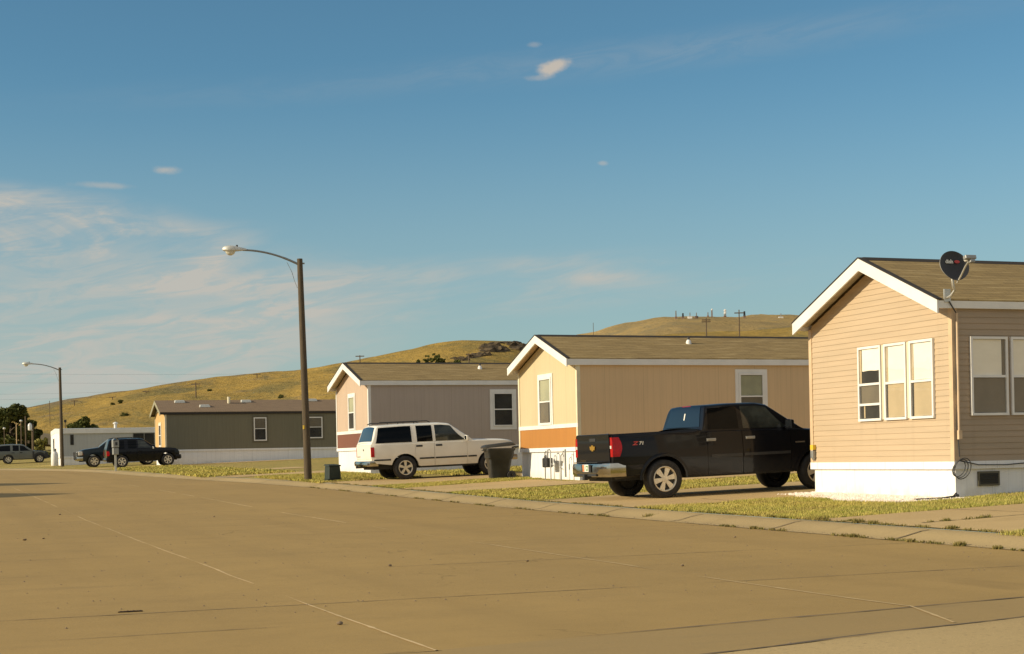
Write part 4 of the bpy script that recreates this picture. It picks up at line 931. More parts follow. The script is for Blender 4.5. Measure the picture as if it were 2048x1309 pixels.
# ------------------------------------------------------------------ vehicles
def vehicle(name, label, cat, loc, yaw, pitch, S, body='black_paint', group=None):
    t = thing(name, label, cat, loc, yaw, group); t.rotation_euler = (0, pitch, yaw)
    x0, x1, WB, hw = S['x0'], S['x1'], S['wb'], S['w'] / 2
    R, ra, za = S['tyre'], S['arch'], S['tyre']
    belt = soft(S['belt'], S.get('bs', .06)); roof = soft(S['roof'], S.get('rs', .03)); sill = soft(S['sill'], .05)
    plan = soft(S['plan'], .05); sect = soft(S['sect'], .06)
    g0, g1 = S['gh']                                     # greenhouse x range
    rt_ = S.get('roofw', .80)
    top_hi = max(z for _, z in S['roof'])
    def yf(x, z): return hw * plan(x) * sect(z)
    def zbot(x):
        z = sill(x)
        for xa in (0, WB):
            d = abs(x - xa)
            if d < ra: z = max(z, za + math.sqrt(ra * ra - d * d) * .97)
        return z
    def zt(x): return max(belt(x) - .0, roof(x))
    def yg(x, z):
        zb = belt(x); k = (z - zb) / (top_hi - zb); k = max(0, min(1.05, k))
        return (yf(x, zb) - .012) * (1 - k) + hw * plan(x) * rt_ * k + .018 * math.sin(math.pi * min(1, k))
    xs = set([x0, x0 + .015, x0 + .04, x0 + .08, x1 - .1, x1 - .05, x1 - .02, x1])
    k = x0
    while k < x1: xs.add(round(k, 3)); k += .11
    for xa in (0, WB):
        for i in range(-14, 15): xs.add(round(xa + ra * math.sin(i / 14 * math.pi / 2), 4))
    for a, b, *_ in S['doors']: xs |= {a, round(a + .006, 4), b, round(b - .006, 4)}
    for p, _ in S['roof'] + S['belt']: xs.add(p)
    for q in S.get('dense', []): xs.add(q)
    xs = sorted(x for x in xs if x0 <= x <= x1)
    xs = [x for i, x in enumerate(xs) if i == 0 or x - xs[i - 1] > .003]
    RW = 9
    def side_rows(x, sg):
        a, b = zbot(x), belt(x) - .02
        return [(x, sg * yf(x, a + (b - a) * i / RW), a + (b - a) * i / RW) for i in range(RW + 1)]
    def side(mb, xa, xb, sg):
        X = [x for x in xs if xa - 1e-4 <= x <= xb + 1e-4]
        if len(X) < 2: return
        rows = [side_rows(x, sg) for x in X]
        for A, B in zip(rows, rows[1:]):
            for i in range(RW): mb.quad(A[i], B[i], B[i + 1], A[i + 1])
            mb.quad(A[0], B[0], (B[0][0], B[0][1] - sg * .10, B[0][2] + .005), (A[0][0], A[0][1] - sg * .10, A[0][2] + .005))
        for Rw in (rows[0], rows[-1]):                    # returns at shut lines
            for i in range(RW): mb.quad(Rw[i], Rw[i + 1], (Rw[i + 1][0], Rw[i + 1][1] - sg * .03, Rw[i + 1][2]), (Rw[i][0], Rw[i][1] - sg * .03, Rw[i][2]))
    b = MB()
    gaps = sorted([(d[0], d[1]) for d in S['doors']])
    for sg in (-1, 1):
        c = x0
        for a, e in gaps: side(b, c, a - .006 if False else a, sg); c = e
        side(b, c, x1, sg)
    bed = S.get('bed')
    for xa, xb in zip(xs, xs[1:]):                        # shoulder, hood and decks
        if bed and bed[0] - .01 < xa and xb < bed[1] + .01:
            for sg in (-1, 1):
                A, B = (xa, belt(xa)), (xb, belt(xb)); ya, yb = yf(xa, A[1] - .02), yf(xb, B[1] - .02)
                q = [[(x, sg * y, z - .02), (x, sg * (y - .02), z), (x, sg * (y - .09), z), (x, sg * (y - .10), z - .03), (x, sg * (y - .13), .86)] for x, y, z in ((xa, ya, A[1]), (xb, yb, B[1]))]
                for i in range(4): b.quad(q[0][i], q[1][i], q[1][i + 1], q[0][i + 1])
            b.quad((xa, -hw + .12, .86), (xa, hw - .12, .86), (xb, hw - .12, .86), (xb, -hw + .12, .86)); continue
        q = []
        for x in (xa, xb):
            z = belt(x); y = yf(x, z - .02); cr = S.get('crown', .05)
            q.append([(x, y, z - .02), (x, y - .03, z + .004), (x, y * .7, z + cr * .55), (x, y * .35, z + cr * .9), (x, 0, z + cr), (x, -y * .35, z + cr * .9), (x, -y * .7, z + cr * .55), (x, -(y - .03), z + .004), (x, -y, z - .02)])
        for i in range(8): b.quad(q[0][i], q[1][i], q[1][i + 1], q[0][i + 1])
    for x in (x0, x1):                                    # end caps
        L_, R_ = side_rows(x, 1), side_rows(x, -1)
        for i in range(RW): b.quad(L_[i], L_[i + 1], R_[i + 1], R_[i])
    # greenhouse
    cr = S.get('rcrown', .05)
    X = [x for x in xs if g0 <= x <= g1]
    def gh_rows(x):
        zb, z = belt(x) - .03, max(belt(x) - .029, zt(x)); h = z - zb; rr = min(.05, h * .4)
        L_ = [(x, yg(x, zb + (h - rr) * i / 5), zb + (h - rr) * i / 5) for i in range(6)]
        y = L_[-1][1]; kk = min(1, max(0, h / .3))
        L_ += [(x, y - .018 * kk, z - rr * .25), (x, y - .06 * kk, z + .008 * kk), (x, y * .6, z + cr * .7 * kk), (x, 0, z + cr * kk)]
        return L_ + [(p[0], -p[1], p[2]) for p in L_[::-1][1:]]
    rows = [gh_rows(x) for x in X]
    for A, B in zip(rows, rows[1:]):
        for i in range(len(A) - 1): b.quad(A[i], B[i], B[i + 1], A[i + 1])
    for Rw in (rows[0], rows[-1]): b.add(Rw, [tuple(range(len(Rw)))])
    mats = S.get('mats', [M[body]])
    bo = b.build('body', M[body], t, smooth=38, recalc=True)
    # dark underbody and interior
    d = MB(); lo = S.get('under', .36)
    d.box((x0 + .12, -hw * .60, lo), (x1 - .12, hw * .60, za + ra * .7)); d.box((ra + .03, -hw + .11, lo), (WB - ra - .03, hw - .11, S['belt'][0][1] - .12)); d.box((x0 + .1, -hw + .12, sill(x0 + .2) + .06), (-ra - .02, hw - .12, .84))
    d.build('underbody', M['dark_in'], t)
    # doors
    dobj = []
    for (a, e, hx, hz) in S['doors']:
        for sg in (-1, 1):
            m = MB(); side(m, a + .006, e - .006, sg); do = m.build('door', M[body], t, smooth=38); dobj.append((a, e, sg, do))
            if hx is not None:
                m = MB(); y = yf(hx, hz); m.box((hx - .11, sg * y - .004, hz - .03), (hx + .11, sg * y + .004, hz + .03), 0)
                m.hexa([(hx - .10, sg * (y + .003), hz - .016), (hx + .10, sg * (y + .003), hz - .016), (hx + .10, sg * (y + .03), hz - .012), (hx - .10, sg * (y + .03), hz - .012), (hx - .10, sg * (y + .003), hz + .016), (hx + .10, sg * (y + .003), hz + .016), (hx + .10, sg * (y + .03), hz + .012), (hx - .10, sg * (y + .03), hz + .012)], 0)
                m.build('handle', M[S.get('handlem', 'plastic')], do)
    # side glass
    for (x0b, x1b, x0t, x1t, hi, gm) in S['wins']:
        for sg in (-1, 1):
            m = MB()
            def G(u, v):
                xb = x0b + (x1b - x0b) * u; xt = x0t + (x1t - x0t) * u; x = xb + (xt - xb) * v
                zl = belt(x) + .03; zh = zt(x) - hi; z = zl + (max(zl + .001, zh) - zl) * v
                return (x, sg * (yg(x, z) + .006), z)
            m.grid(G, 10, 5)
            par = t
            for a, e, s2, do in dobj:
                if s2 == sg and a - .05 <= (x0b + x1b) / 2 <= e + .05: par = do
            m.build('side_window', M[gm], par, smooth=60)
    # windshield and rear glass on the sloping faces of the greenhouse
    def surf(x, f):
        h = zt(x) - belt(x); kk = min(1, max(0, h / .3)); y = yg(x, zt(x) - .05) - .06 * kk
        return (x, f * y, zt(x) + (cr * (1 - f * f * .9) + .004) * kk)
    for nm, xa, xb, ox, gm, wy in S['glass']:
        m = MB()
        def G(u, v):
            x = xa + (xb - xa) * v; p = surf(x, (u * 2 - 1) * wy); return (p[0] + ox, p[1], p[2] + .008)
        m.grid(G, 8, 8); m.build(nm, M[gm], t, smooth=60)
    # wheels
    for xa in (0, WB):
        for sg in (-1, 1):
            wy = hw - S.get('inset', .12); tw = S.get('tw', .25)
            w = MB(); w.lathe([(.06, -tw * .3), (R * .5, -tw * .3), (R * .62, -tw * .15), (R * .62, tw * .3)], 20, (xa, sg * wy, za), 'y'); wo = w.build('wheel', M['dark_in'], t, smooth=40)
            w = MB(); h = tw / 2; w.lathe([(R * .62, -h * .9), (R * .72, -h), (R * .90, -h), (R * .985, -h * .72), (R, -h * .3), (R, h * .3), (R * .985, h * .72), (R * .90, h), (R * .72, h), (R * .62, h * .9)], 40, (xa, sg * wy, za), 'y', closed=True); w.build('tyre', M['rubber'], wo, smooth=50)
            w = MB(); f = sg * h; C = (xa, sg * wy, za); r0 = R * S.get('rimr', .62)
            w.lathe([(r0, sg * h * .35), (r0, f * .92), (r0 * .95, f * .97), (r0 * .88, f * .86), (r0 * .86, f * .3)], 40, C, 'y')
            w.lathe([(.002, f * .86), (r0 * .22, f * .84), (r0 * .27, f * .74), (r0 * .27, f * .4)], 16, C, 'y')
            ns = S.get('spokes', 5)
            for k in range(ns):
                a = 2 * math.pi * k / ns + S.get('sphase', .3)
                ca, sa = math.cos(a), math.sin(a)
                def Q(r, o, y): return (xa + r * ca - o * sa, sg * wy + y, za + r * sa + o * ca)
                wi, wo_ = S.get('spw', (.10, .17)); wi *= r0; wo_ *= r0
                w.hexa([Q(r0 * .2, -wi, f * .5), Q(r0 * .2, wi, f * .5), Q(r0 * .9, wo_, f * .45), Q(r0 * .9, -wo_, f * .45), Q(r0 * .2, -wi, f * .82), Q(r0 * .2, wi, f * .82), Q(r0 * .9, wo_, f * .80), Q(r0 * .9, -wo_, f * .80)])
            w.build('rim', M[S.get('rimm', 'alloy')], wo, smooth=30)
    t['_'] = 0; del t['_']
    return t, dict(yf=yf, yg=yg, belt=belt, zt=zt, hw=hw, plan=plan, sill=sill, zbot=zbot, xs=xs, body=bo, doors=dobj, surf=surf, t=t, S=S)
def patch(K, name, m, xa, xb, za, zb, off=.008, sides=(-1, 1), nx=6, nzz=6, par=None, taper=0.0):
    for sg in sides:
        g = MB()
        def G(u, v):
            z = za + (zb - za) * v; x = xa + (xb - xa) * u * (1 - taper * v); return (x, sg * (K['yf'](x, z) + off), z)
        g.grid(G, nx, nzz); g.build(name, M[m], par or K['t'], smooth=60)
def tail_light(K, m, xa, xb, za, zb, yin, name='tail_light', bow=.05):
    x0 = K['S']['x0']
    for sg in (-1, 1):
        g = MB()
        def G(u, v):
            z = za + (zb - za) * v
            e = bow * math.sin(math.pi * v) if bow else 0
            if u < .5:
                y = yin + (K['yf'](x0, z) + .004 - yin) * (u * 2); return (x0 - .012, sg * y, z)
            x = x0 - .010 + (xb + e - x0) * (u - .5) * 2; return (x, sg * (K['yf'](max(x, x0), z) + .010), z)
        g.grid(G, 16, 10); o = g.build(name, M[m], K['t'], smooth=60)
    return o
def mirror(K, x, z, m, sides=(-1, 1), s=1.0):
    for sg in sides:
        y = K['yg'](x, z); g = MB()
        g.hexa([(x - .03, sg * (y - .01), z - .02), (x + .04, sg * (y - .01), z - .02), (x + .04, sg * (y + .1), z - .01), (x - .03, sg * (y + .1), z - .01), (x - .03, sg * (y - .01), z + .03), (x + .04, sg * (y - .01), z + .03), (x + .04, sg * (y + .1), z + .03), (x - .03, sg * (y + .1), z + .03)])
        yy = y + .08; g.hexa([(x - .04, sg * yy, z - .05 * s), (x + .05, sg * yy, z - .04 * s), (x + .06, sg * (yy + .19 * s), z - .04 * s), (x - .02, sg * (yy + .19 * s), z - .05 * s), (x - .04, sg * yy, z + .15 * s), (x + .05, sg * yy, z + .13 * s), (x + .06, sg * (yy + .19 * s), z + .12 * s), (x - .02, sg * (yy + .19 * s), z + .14 * s)])
        o = g.build('mirror', M[m], K['t'], bevel=.02)
        g = MB(); g.quad((x - .043, sg * (yy + .02), z - .03 * s), (x - .023, sg * (yy + .17 * s), z - .03 * s), (x - .023, sg * (yy + .17 * s), z + .12 * s), (x - .043, sg * (yy + .02), z + .12 * s)); g.build('mirror_glass', M['chrome'], o)
def bumper(K, m, front, z0, z1, depth, hwid=None, wrap=.3, name='bumper'):
    S = K['S']; w = hwid or K['hw'] * .97; x = S['x1'] if front else S['x0']; d = depth if front else -depth
    g = MB(); sg = 1 if front else -1
    prof = [(-w, x - sg * wrap), (-w * .985, x + d * .45), (-w * .86, x + d * .82), (-w * .5, x + d), (0, x + d * 1.03), (w * .5, x + d), (w * .86, x + d * .82), (w * .985, x + d * .45), (w, x - sg * wrap)]
    zz = [(z0, -.05), (z0 + (z1 - z0) * .2, 0), (z0 + (z1 - z0) * .75, 0), (z1 - .01, -.02), (z1, -.08)]
    rows = [[(xx + sg * o * (1 if abs(y) < w * .97 else .2), y * (1 + o * .25), z) for y, xx in prof] for z, o in zz]
    for A, B in zip(rows, rows[1:]):
        for i in range(len(prof) - 1): g.quad(A[i], A[i + 1], B[i + 1], B[i])
    xin = x - sg * .02
    for Rw in (rows[0], rows[-1]):
        for i in range(len(prof) - 1): g.quad(Rw[i], Rw[i + 1], (xin - sg * (wrap if i + 1 == 8 else 0), Rw[i + 1][1], Rw[i + 1][2]), (xin - sg * (wrap if i == 0 else 0), Rw[i][1], Rw[i][2]))
    return g.build(name, M[m], K['t'], smooth=35)
SECT = [(.25, .955), (.55, .985), (.8, 1.0), (1.0, 1.0), (1.2, .985), (1.4, .955)]
# --- black extended-cab pickup, centre right
TX, TY = 14.38, 30.42; za_, zb_ = lot(TX, TY), lot(TX + 3.65, TY)
S = dict(x0=-1.13, x1=4.66, wb=3.65, w=2.02, tyre=.405, arch=.50, inset=.11, tw=.27, sill=[(-1.13, .54), (-.5, .50), (.5, .46), (.9, .44), (3.0, .44), (3.3, .5), (4.66, .45)],
         belt=[(-1.13, 1.375), (.88, 1.395), (.95, 1.36), (2.0, 1.35), (3.2, 1.33), (3.4, 1.31), (4.3, 1.22), (4.55, 1.14), (4.66, .98)], roof=[(.90, 1.30), (.945, 1.40), (1.06, 1.83), (1.11, 1.885), (1.7, 1.91), (2.3, 1.905), (2.55, 1.86), (3.28, 1.36), (3.4, 1.30)], gh=(.90, 3.42), roofw=.80,
         plan=[(-1.13, .965), (-1.0, .985), (-.8, 1.0), (3.9, 1.0), (4.3, .965), (4.55, .90), (4.66, .80)], sect=SECT, bed=(-1.11, .87), dense=[.91, .93, .96, .99, 1.02, 1.05, 1.09, 1.12, 2.5, 2.6, 2.7, 2.8, 2.9, 3.0, 3.1, 3.2],
         doors=[(1.02, 1.86, 1.12, 1.17), (1.86, 3.02, 2.05, 1.18)], wins=[(1.07, 1.80, 1.13, 1.80, .055, 'tint'), (1.90, 3.06, 1.90, 2.52, .055, 'tint_light')],
         glass=[('windshield', 2.58, 3.25, .004, 'tint', .93), ('rear_window', .955, 1.085, -.006, 'tint_rear', .86)], spokes=6, spw=(.12, .23), sphase=.2, handlem='metal_grey', under=.40, bs=.03, rs=.02, rcrown=.03, rimr=.66)
tk, K = vehicle('pickup_truck', 'shiny black extended cab pickup parked between the yellow and tan homes', 'pickup truck', (TX, TY, za_ + .0), 0, -math.atan2(zb_ - za_, 3.65), S)
t = K['t']
for xa in (0, 3.65):                                        # flared arches
    for sg in (-1, 1):
        g = MB(); n = 24; r_ = S['arch']
        ring = []
        for i in range(n + 1):
            a = math.pi * i / n; cx, cz = math.cos(a), math.sin(a) * .97
            def Y(r): x, z = xa + r * cx, .405 + r * cz; return (x, sg * (K['yf'](max(-1.1, min(4.6, x)), max(.5, z))), z)
            p0, p1, p2 = Y(r_ - .012), Y(r_ + .012), Y(r_ + .06)
            ring.append([(p0[0], p0[1] - sg * .02, p0[2]), (p0[0], p0[1] + sg * .022, p0[2]), (p1[0], p1[1] + sg * .026, p1[2]), (p2[0], p2[1] + sg * .006, p2[2])])
        for A, B_ in zip(ring, ring[1:]):
            for i in range(3): g.quad(A[i], A[i + 1], B_[i + 1], B_[i])
        g.build('wheel_arch', M['black_paint'], t, smooth=50)
# tailgate with recessed handle, emblem and lettering
g = MB()
g.box((-1.155, -.84, .80), (-1.128, .84, 1.385)); g.box((-1.162, -.84, 1.30), (-1.13, .84, 1.388)); tg = g.build('tailgate', M['black_paint'], t, bevel=.012)
g = MB(); g.box((-1.166, -.16, 1.235), (-1.15, .16, 1.305)); g.build('handle', M['plastic'], tg, bevel=.01)
g = MB(); bt = [(-.13, .045), (-.05, .045), (-.05, .07), (.05, .07), (.05, .045), (.13, .045), (.10, -.045), (.05, -.045), (.05, -.07), (-.05, -.07), (-.05, -.045), (-.10, -.045)]
bt = [(-.115, -.038), (-.045, -.038), (-.045, -.062), (.045, -.062), (.045, -.038), (.115, -.038), (.135, .038), (.045, .038), (.045, .062), (-.045, .062), (-.045, .038), (-.135, .038)]
g.prism([(-1.158, y, 1.10 + z) for y, z in bt], (-.014, 0, 0)); g.build('emblem', M['gold'], tg)
rr = Matrix(((0, 0, -1, 0), (-1, 0, 0, 0), (0, 1, 0, 0), (0, 0, 0, 1)))   # text facing rearwards (-x): right = -y, up = z
text_mesh('lettering', 'SILVERADO', .062, M['chrome'], tg, Matrix.Translation((-1.158, .52, .83)) @ rr, .003, .001)
tl = tail_light(K, 'red_lens', -1.13, -.985, .91, 1.31, .865, bow=.06)
for sg in (-1, 1):
    g = MB(); g.quad((-1.148, sg * .86, 1.08), (-1.148, sg * .935, 1.08), (-1.148, sg * .935, 1.14), (-1.148, sg * .86, 1.14)); g.build('reversing_light', M['white_lens'], t)
bu = bumper(K, 'chrome', False, .50, .79, .18, 1.0, .26)
g = MB(); g.box((-1.34, -.62, .802), (-1.13, .62, .815)); g.box((-1.335, -.24, .60), (-1.318, .24, .76)); g.box((-1.33, -.5, .52), (-1.14, .5, .57)); g.build('step_pad', M['plastic'], bu)
pl = MB(); pl.box((-1.345, -.155, .615), (-1.337, .155, .765)); plo = pl.build('license_plate', M['white_dec'], bu)
pl = MB(); pl.box((-1.348, .06, .62), (-1.3455, .15, .76)); pl.build('plate_band', M['orange_dec'], plo)
pl = MB(); pl.box((-1.348, -.13, .64), (-1.3455, -.02, .74)); pl.box((-1.349, -.11, .665), (-1.3478, -.05, .715), 1); pl.build('plate_mark', [M['green_dec'], M['white_dec']], plo)
g = MB(); g.tube([(-1.36, 0, .50), (-1.1, 0, .50)], .05, 8); g.box((-1.40, -.05, .44), (-1.32, .05, .56)); g.build('tow_hitch', M['dark_metal'], t)
g = MB(); g.tube([(.3, -.55, .52), (-.5, -.6, .50), (-1.0, -.72, .48)], .035, 8); g.build('exhaust', M['dark_metal'], t, smooth=50)
# decal Z71 on the bed sides
for sg in (-1,):
    y = sg * (K['yf'](-.62, 1.19) + .004); m4 = Matrix(((1, 0, 0, 0), (0, 0, -1, y), (0, 1, 0, 0), (0, 0, 0, 1)))
    text_mesh('decal', 'Z', .10, M['red_dec'], t, m4 @ Matrix.Translation((-.63, 1.165, 0)) @ Matrix(((1.6, .4, 0, 0), (0, 1, 0, 0), (0, 0, 1, 0), (0, 0, 0, 1))), .0015, .004)
    text_mesh('decal', '71', .095, M['white_dec'], t, m4 @ Matrix.Translation((-.49, 1.165, 0)) @ Matrix(((1.15, .2, 0, 0), (0, 1, 0, 0), (0, 0, 1, 0), (0, 0, 0, 1))), .0015, .003)
g = MB(); g.box((1.075, -.2, 1.865), (1.10, .2, 1.905)); g.build('brake_light', M['red_lens'], t, bevel=.008)
g = MB(); g.grid(lambda u, v: (K['surf'](.99 + .035 * v, 0)[0] + .012 * 0 - .012, -.03 - .05 * u, K['surf'](.99 + .035 * v, 0)[2] + .012), 2, 3); g.build('sticker', M['white_dec'], t)
mirror(K, 2.92, 1.37, 'black_paint', s=1.15)
patch(K, 'side_moulding', 'plastic', 1.1, 1.84, .80, .86, .012, par=None); patch(K, 'side_moulding', 'plastic', 1.88, 3.0, .80, .86, .012)
patch(K, 'fender_badge', 'chrome', 3.12, 3.36, 1.02, 1.05, .012)
for sg in (-1, 1):
    g = MB(); g.box((4.60, sg * .62 - .2, .82), (4.69, sg * .62 + .2, 1.05)); g.build('headlight', M['white_lens'], t, bevel=.03)
g = MB(); g.box((4.64, -.40, .80), (4.70, .40, 1.06)); g.box((4.70, -.42, .91), (4.712, .42, .96)); g.build('grille', M['plastic'], t)
bumper(K, 'chrome', True, .45, .72, .16, .98, .2)
g = MB(); g.tube([(.93, 0, 1.9), (.93, 0, 1.9)], .001, 4)
# --- white SUV
SX, SY = 14.78, 50.42; za_, zb_ = lot(SX, SY), lot(SX + 2.98, SY)
SS = dict(x0=-1.12, x1=3.86, wb=2.98, w=1.95, tyre=.39, arch=.47, inset=.11, tw=.25, sill=[(-1.12, .58), (-.5, .50), (.5, .42), (2.5, .42), (3.4, .5), (3.86, .5)],
          belt=[(-1.12, 1.19), (2.2, 1.19), (2.5, 1.195), (3.5, 1.16), (3.78, 1.12), (3.86, 1.0)], roof=[(-1.12, 1.17), (-1.05, 1.33), (-.93, 1.70), (-.86, 1.77), (0, 1.80), (1.3, 1.80), (1.62, 1.77), (2.35, 1.23), (2.45, 1.16)], gh=(-1.12, 2.46), roofw=.80,
          plan=[(-1.12, .955), (-1.0, .985), (-.8, 1), (3.2, 1), (3.6, .97), (3.86, .88)], sect=SECT, dense=[-1.1, -1.08, -1.06, -1.03, -1.0, -.97, -.95, -.9, 1.6, 1.7, 1.8, 1.9, 2.0, 2.1, 2.2, 2.3],
          doors=[(.36, 1.02, .50, 1.08), (1.02, 2.16, 1.18, 1.08)], wins=[(-.97, .26, -.84, .26, .05, 'tint'), (.44, .98, .44, .98, .05, 'tint'), (1.08, 2.24, 1.08, 1.64, .05, 'tint_light')],
          glass=[('windshield', 1.66, 2.34, .004, 'tint', .93), ('rear_window', -1.075, -.915, -.006, 'tint_rear', .90)], spokes=5, spw=(.13, .20), sphase=.31, crown=.06)
sv, K2 = vehicle('suv', 'white boxy suv parked beside the pink home behind the dark bin', 'suv', (SX, SY, za_), 0, -math.atan2(zb_ - za_, 2.98), SS, 'white_paint')
tail_light(K2, 'red_lens', -1.12, -1.02, .78, 1.10, .87, bow=0)
bumper(K2, 'chrome', False, .48, .66, .16, .95, .2); bumper(K2, 'chrome', True, .48, .66, .16, .95, .2)
patch(K2, 'side_moulding', 'plastic', -1.05, -.49, .645, .695, .012); patch(K2, 'side_moulding', 'plastic', .49, 1.0, .645, .695, .012); patch(K2, 'side_moulding', 'plastic', 1.04, 2.14, .645, .695, .012); patch(K2, 'side_moulding', 'plastic', 2.18, 2.48, .645, .695, .012)
mirror(K2, 2.1, 1.24, 'white_paint', s=.9)
for sg in (-1, 1):
    g = MB(); g.tube([(-.8, sg * .62, 1.86), (-.7, sg * .62, 1.90), (.9, sg * .62, 1.90), (1.0, sg * .62, 1.85)], .018, 6)
    for x in (-.1, .45): g.tube([(x, sg * .62, 1.90), (x, sg * .62, 1.83)], .015, 6)
    g.build('roof_rail', M['plastic'], sv, smooth=50)
    g = MB(); g.box((3.80, sg * .62 - .17, .84), (3.875, sg * .62 + .17, 1.02)); g.build('headlight', M['white_lens'], sv, bevel=.02)
g = MB(); g.box((3.82, -.42, .80), (3.89, .42, 1.03)); g.build('grille', M['plastic'], sv)
g = MB(); g.box((-1.135, -.86, .72), (-1.122, .86, 1.16)); tg = g.build('tailgate', M['white_paint'], sv, bevel=.01)
g = MB(); g.box((-1.142, -.05, .99), (-1.135, .05, 1.05)); g.build('badge', M['plastic'], tg)
g = MB(); g.box((-1.14, .40, .79), (-1.135, .78, .81)); g.build('lettering', M['plastic'], tg)
g = MB(); g.tube([(-1.42, 0, .46), (-1.1, 0, .46)], .035, 8); g.tube([(-1.38, 0, .46), (-1.38, 0, .54)], .03, 8); g.build('tow_hitch', M['dark_metal'], sv)
# --- dark SUV in front of the olive home
bx_, by_ = 11.72, 102.55
SB = dict(x0=-.90, x1=3.62, wb=2.87, w=1.9, tyre=.40, arch=.48, inset=.10, tw=.25, sill=[(-1.05, .55), (-.5, .50), (.5, .42), (2.4, .42), (3.3, .5), (3.62, .5)],
          belt=[(-.90, 1.18), (2.1, 1.18), (2.5, 1.17), (3.35, 1.10), (3.55, 1.04), (3.62, .88)], roof=[(-.90, 1.16), (-.86, 1.3), (-.72, 1.72), (-.64, 1.78), (.3, 1.82), (1.15, 1.80), (1.42, 1.74), (2.2, 1.2), (2.3, 1.1)], gh=(-.90, 2.42), roofw=.76,
          plan=[(-.90, .93), (-.8, .98), (-.6, 1), (2.9, 1), (3.35, .96), (3.62, .84)], sect=SECT, doors=[(.30, 1.0, .45, 1.0), (1.0, 2.05, 1.15, 1.0)], wins=[(-.76, .2, -.60, .2, .08, 'tint'), (.42, .95, .42, .95, .08, 'tint'), (1.05, 2.1, 1.05, 1.48, .08, 'tint_light')],
          glass=[('windshield', 1.48, 2.18, .004, 'tint', .92), ('rear_window', -.87, -.70, -.006, 'tint', .88)], spokes=6, spw=(.10, .17), crown=.06, handlem='black_paint')
bz0, bz1 = lot(bx_, by_), lot(bx_ + 2.87, by_)
sb, K3 = vehicle('suv', 'black suv facing right in front of the olive home', 'suv', (bx_, by_, bz0), 0, -math.atan2(bz1 - bz0, 2.87), SB)
tail_light(K3, 'red_lens', -.90, -.76, .78, 1.08, .72); mirror(K3, 1.95, 1.16, 'white_lens', s=.8); bumper(K3, 'black_paint', False, .45, .66, .1, .92, .2); bumper(K3, 'black_paint', True, .42, .7, .16, .92, .25)
for sg in (-1, 1):
    g = MB(); g.box((3.50, sg * .62 - .18, .78), (3.64, sg * .62 + .18, .98)); g.build('headlight', M['white_lens'], sb, bevel=.03)
    g = MB(); g.tube([(-.6, sg * .58, 1.86), (-.5, sg * .58, 1.91), (.8, sg * .58, 1.91), (.95, sg * .58, 1.85)], .02, 6); g.build('roof_rail', M['plastic'], sb, smooth=50)
# --- dark pickup behind it, facing the street
SD = dict(S); SD = {**S, 'wins': [(1.07, 1.80, 1.19, 1.78, .075, 'tint'), (1.90, 3.02, 1.90, 2.44, .075, 'tint')], 'inset': .11}
dpx, dpy = 11.05, 112.9
dz0 = lot(dpx, dpy); dz1 = lot(dpx + 3.65, dpy)
pk, K4 = vehicle('pickup_truck', 'dark pickup facing the street, half hidden behind the black suv', 'pickup truck', (dpx + 3.65, dpy, dz1), math.pi, math.atan2(dz1 - dz0, 3.65), SD, 'dark_blue_paint')
for sg in (-1, 1):
    g = MB(); g.box((4.40, sg * .74 - .2, .84), (4.69, sg * .74 + .2, 1.12)); g.build('headlight', M['white_lens'], pk, bevel=.03)
    g = MB(); g.box((4.36, sg * .95 - .02, .86), (4.42, sg * .95 + .0, .98)); g.build('side_marker', M['amber'], pk)
g = MB(); g.box((4.64, -.46, .78), (4.71, .46, 1.06)); g.build('grille', M['plastic'], pk); bumper(K4, 'chrome', True, .48, .74, .18, .98, .25); bumper(K4, 'chrome', False, .56, .8, .18, .98, .2)
g = MB(); g.tube([(4.86, -.6, .55), (4.88, -.6, 1.08), (4.88, .6, 1.08), (4.86, .6, .55)], .03, 8); g.tube([(4.88, -.25, .6), (4.88, -.25, 1.08)], .025, 6); g.tube([(4.88, .25, .6), (4.88, .25, 1.08)], .025, 6); g.tube([(4.87, -.6, .7), (4.87, .6, .7)], .025, 6); g.build('bull_bar', M['dark_metal'], pk, smooth=50)
tail_light(K4, 'red_lens', -1.13, -.93, .90, 1.305, .80); mirror(K4, 2.92, 1.37, 'dark_blue_paint')
# --- silver SUV far left
SV = {**SB, 'wb': 2.75, 'x1': 3.65, 'belt': [(-1.05, 1.14), (2.1, 1.12), (2.5, 1.10), (3.3, 1.02), (3.55, .96), (3.65, .82)], 'plan': [(-1.05, .93), (-.9, .98), (-.7, 1), (2.9, 1), (3.35, .96), (3.65, .84)]}
SV.update(x0=-1.0, x1=3.5, gh=(-1.0, 2.3), sill=[(-1.0, .52), (-.5, .48), (.5, .42), (2.3, .42), (3.1, .5), (3.5, .5)], belt=[(-1.0, 1.14), (2.1, 1.12), (2.5, 1.10), (3.2, 1.02), (3.42, .96), (3.5, .82)], plan=[(-1.0, .93), (-.88, .98), (-.7, 1), (2.8, 1), (3.25, .96), (3.5, .84)], roof=[(-1.0, 1.12), (-.95, 1.25), (-.78, 1.66), (-.7, 1.72), (.3, 1.76), (1.1, 1.73), (1.4, 1.66), (2.2, 1.14), (2.3, 1.06)], glass=[('windshield', 1.48, 2.18, .004, 'tint', .92), ('rear_window', -.97, -.76, -.006, 'tint', .88)])
SV['wins'] = [(-.85, .2, -.66, .2, .08, 'tint'), (.42, .95, .42, .95, .08, 'tint'), (1.05, 2.1, 1.05, 1.48, .08, 'tint')]
q = at(17, 930, 143)
svx, svy = q.x, q.y; vz0 = lot(svx, svy)
ss, K5 = vehicle('suv', 'silver suv with front end darkened as shade, parked at the far left edge', 'suv', (svx, svy + .9, vz0), 0, -.02, SV, 'silver_paint')
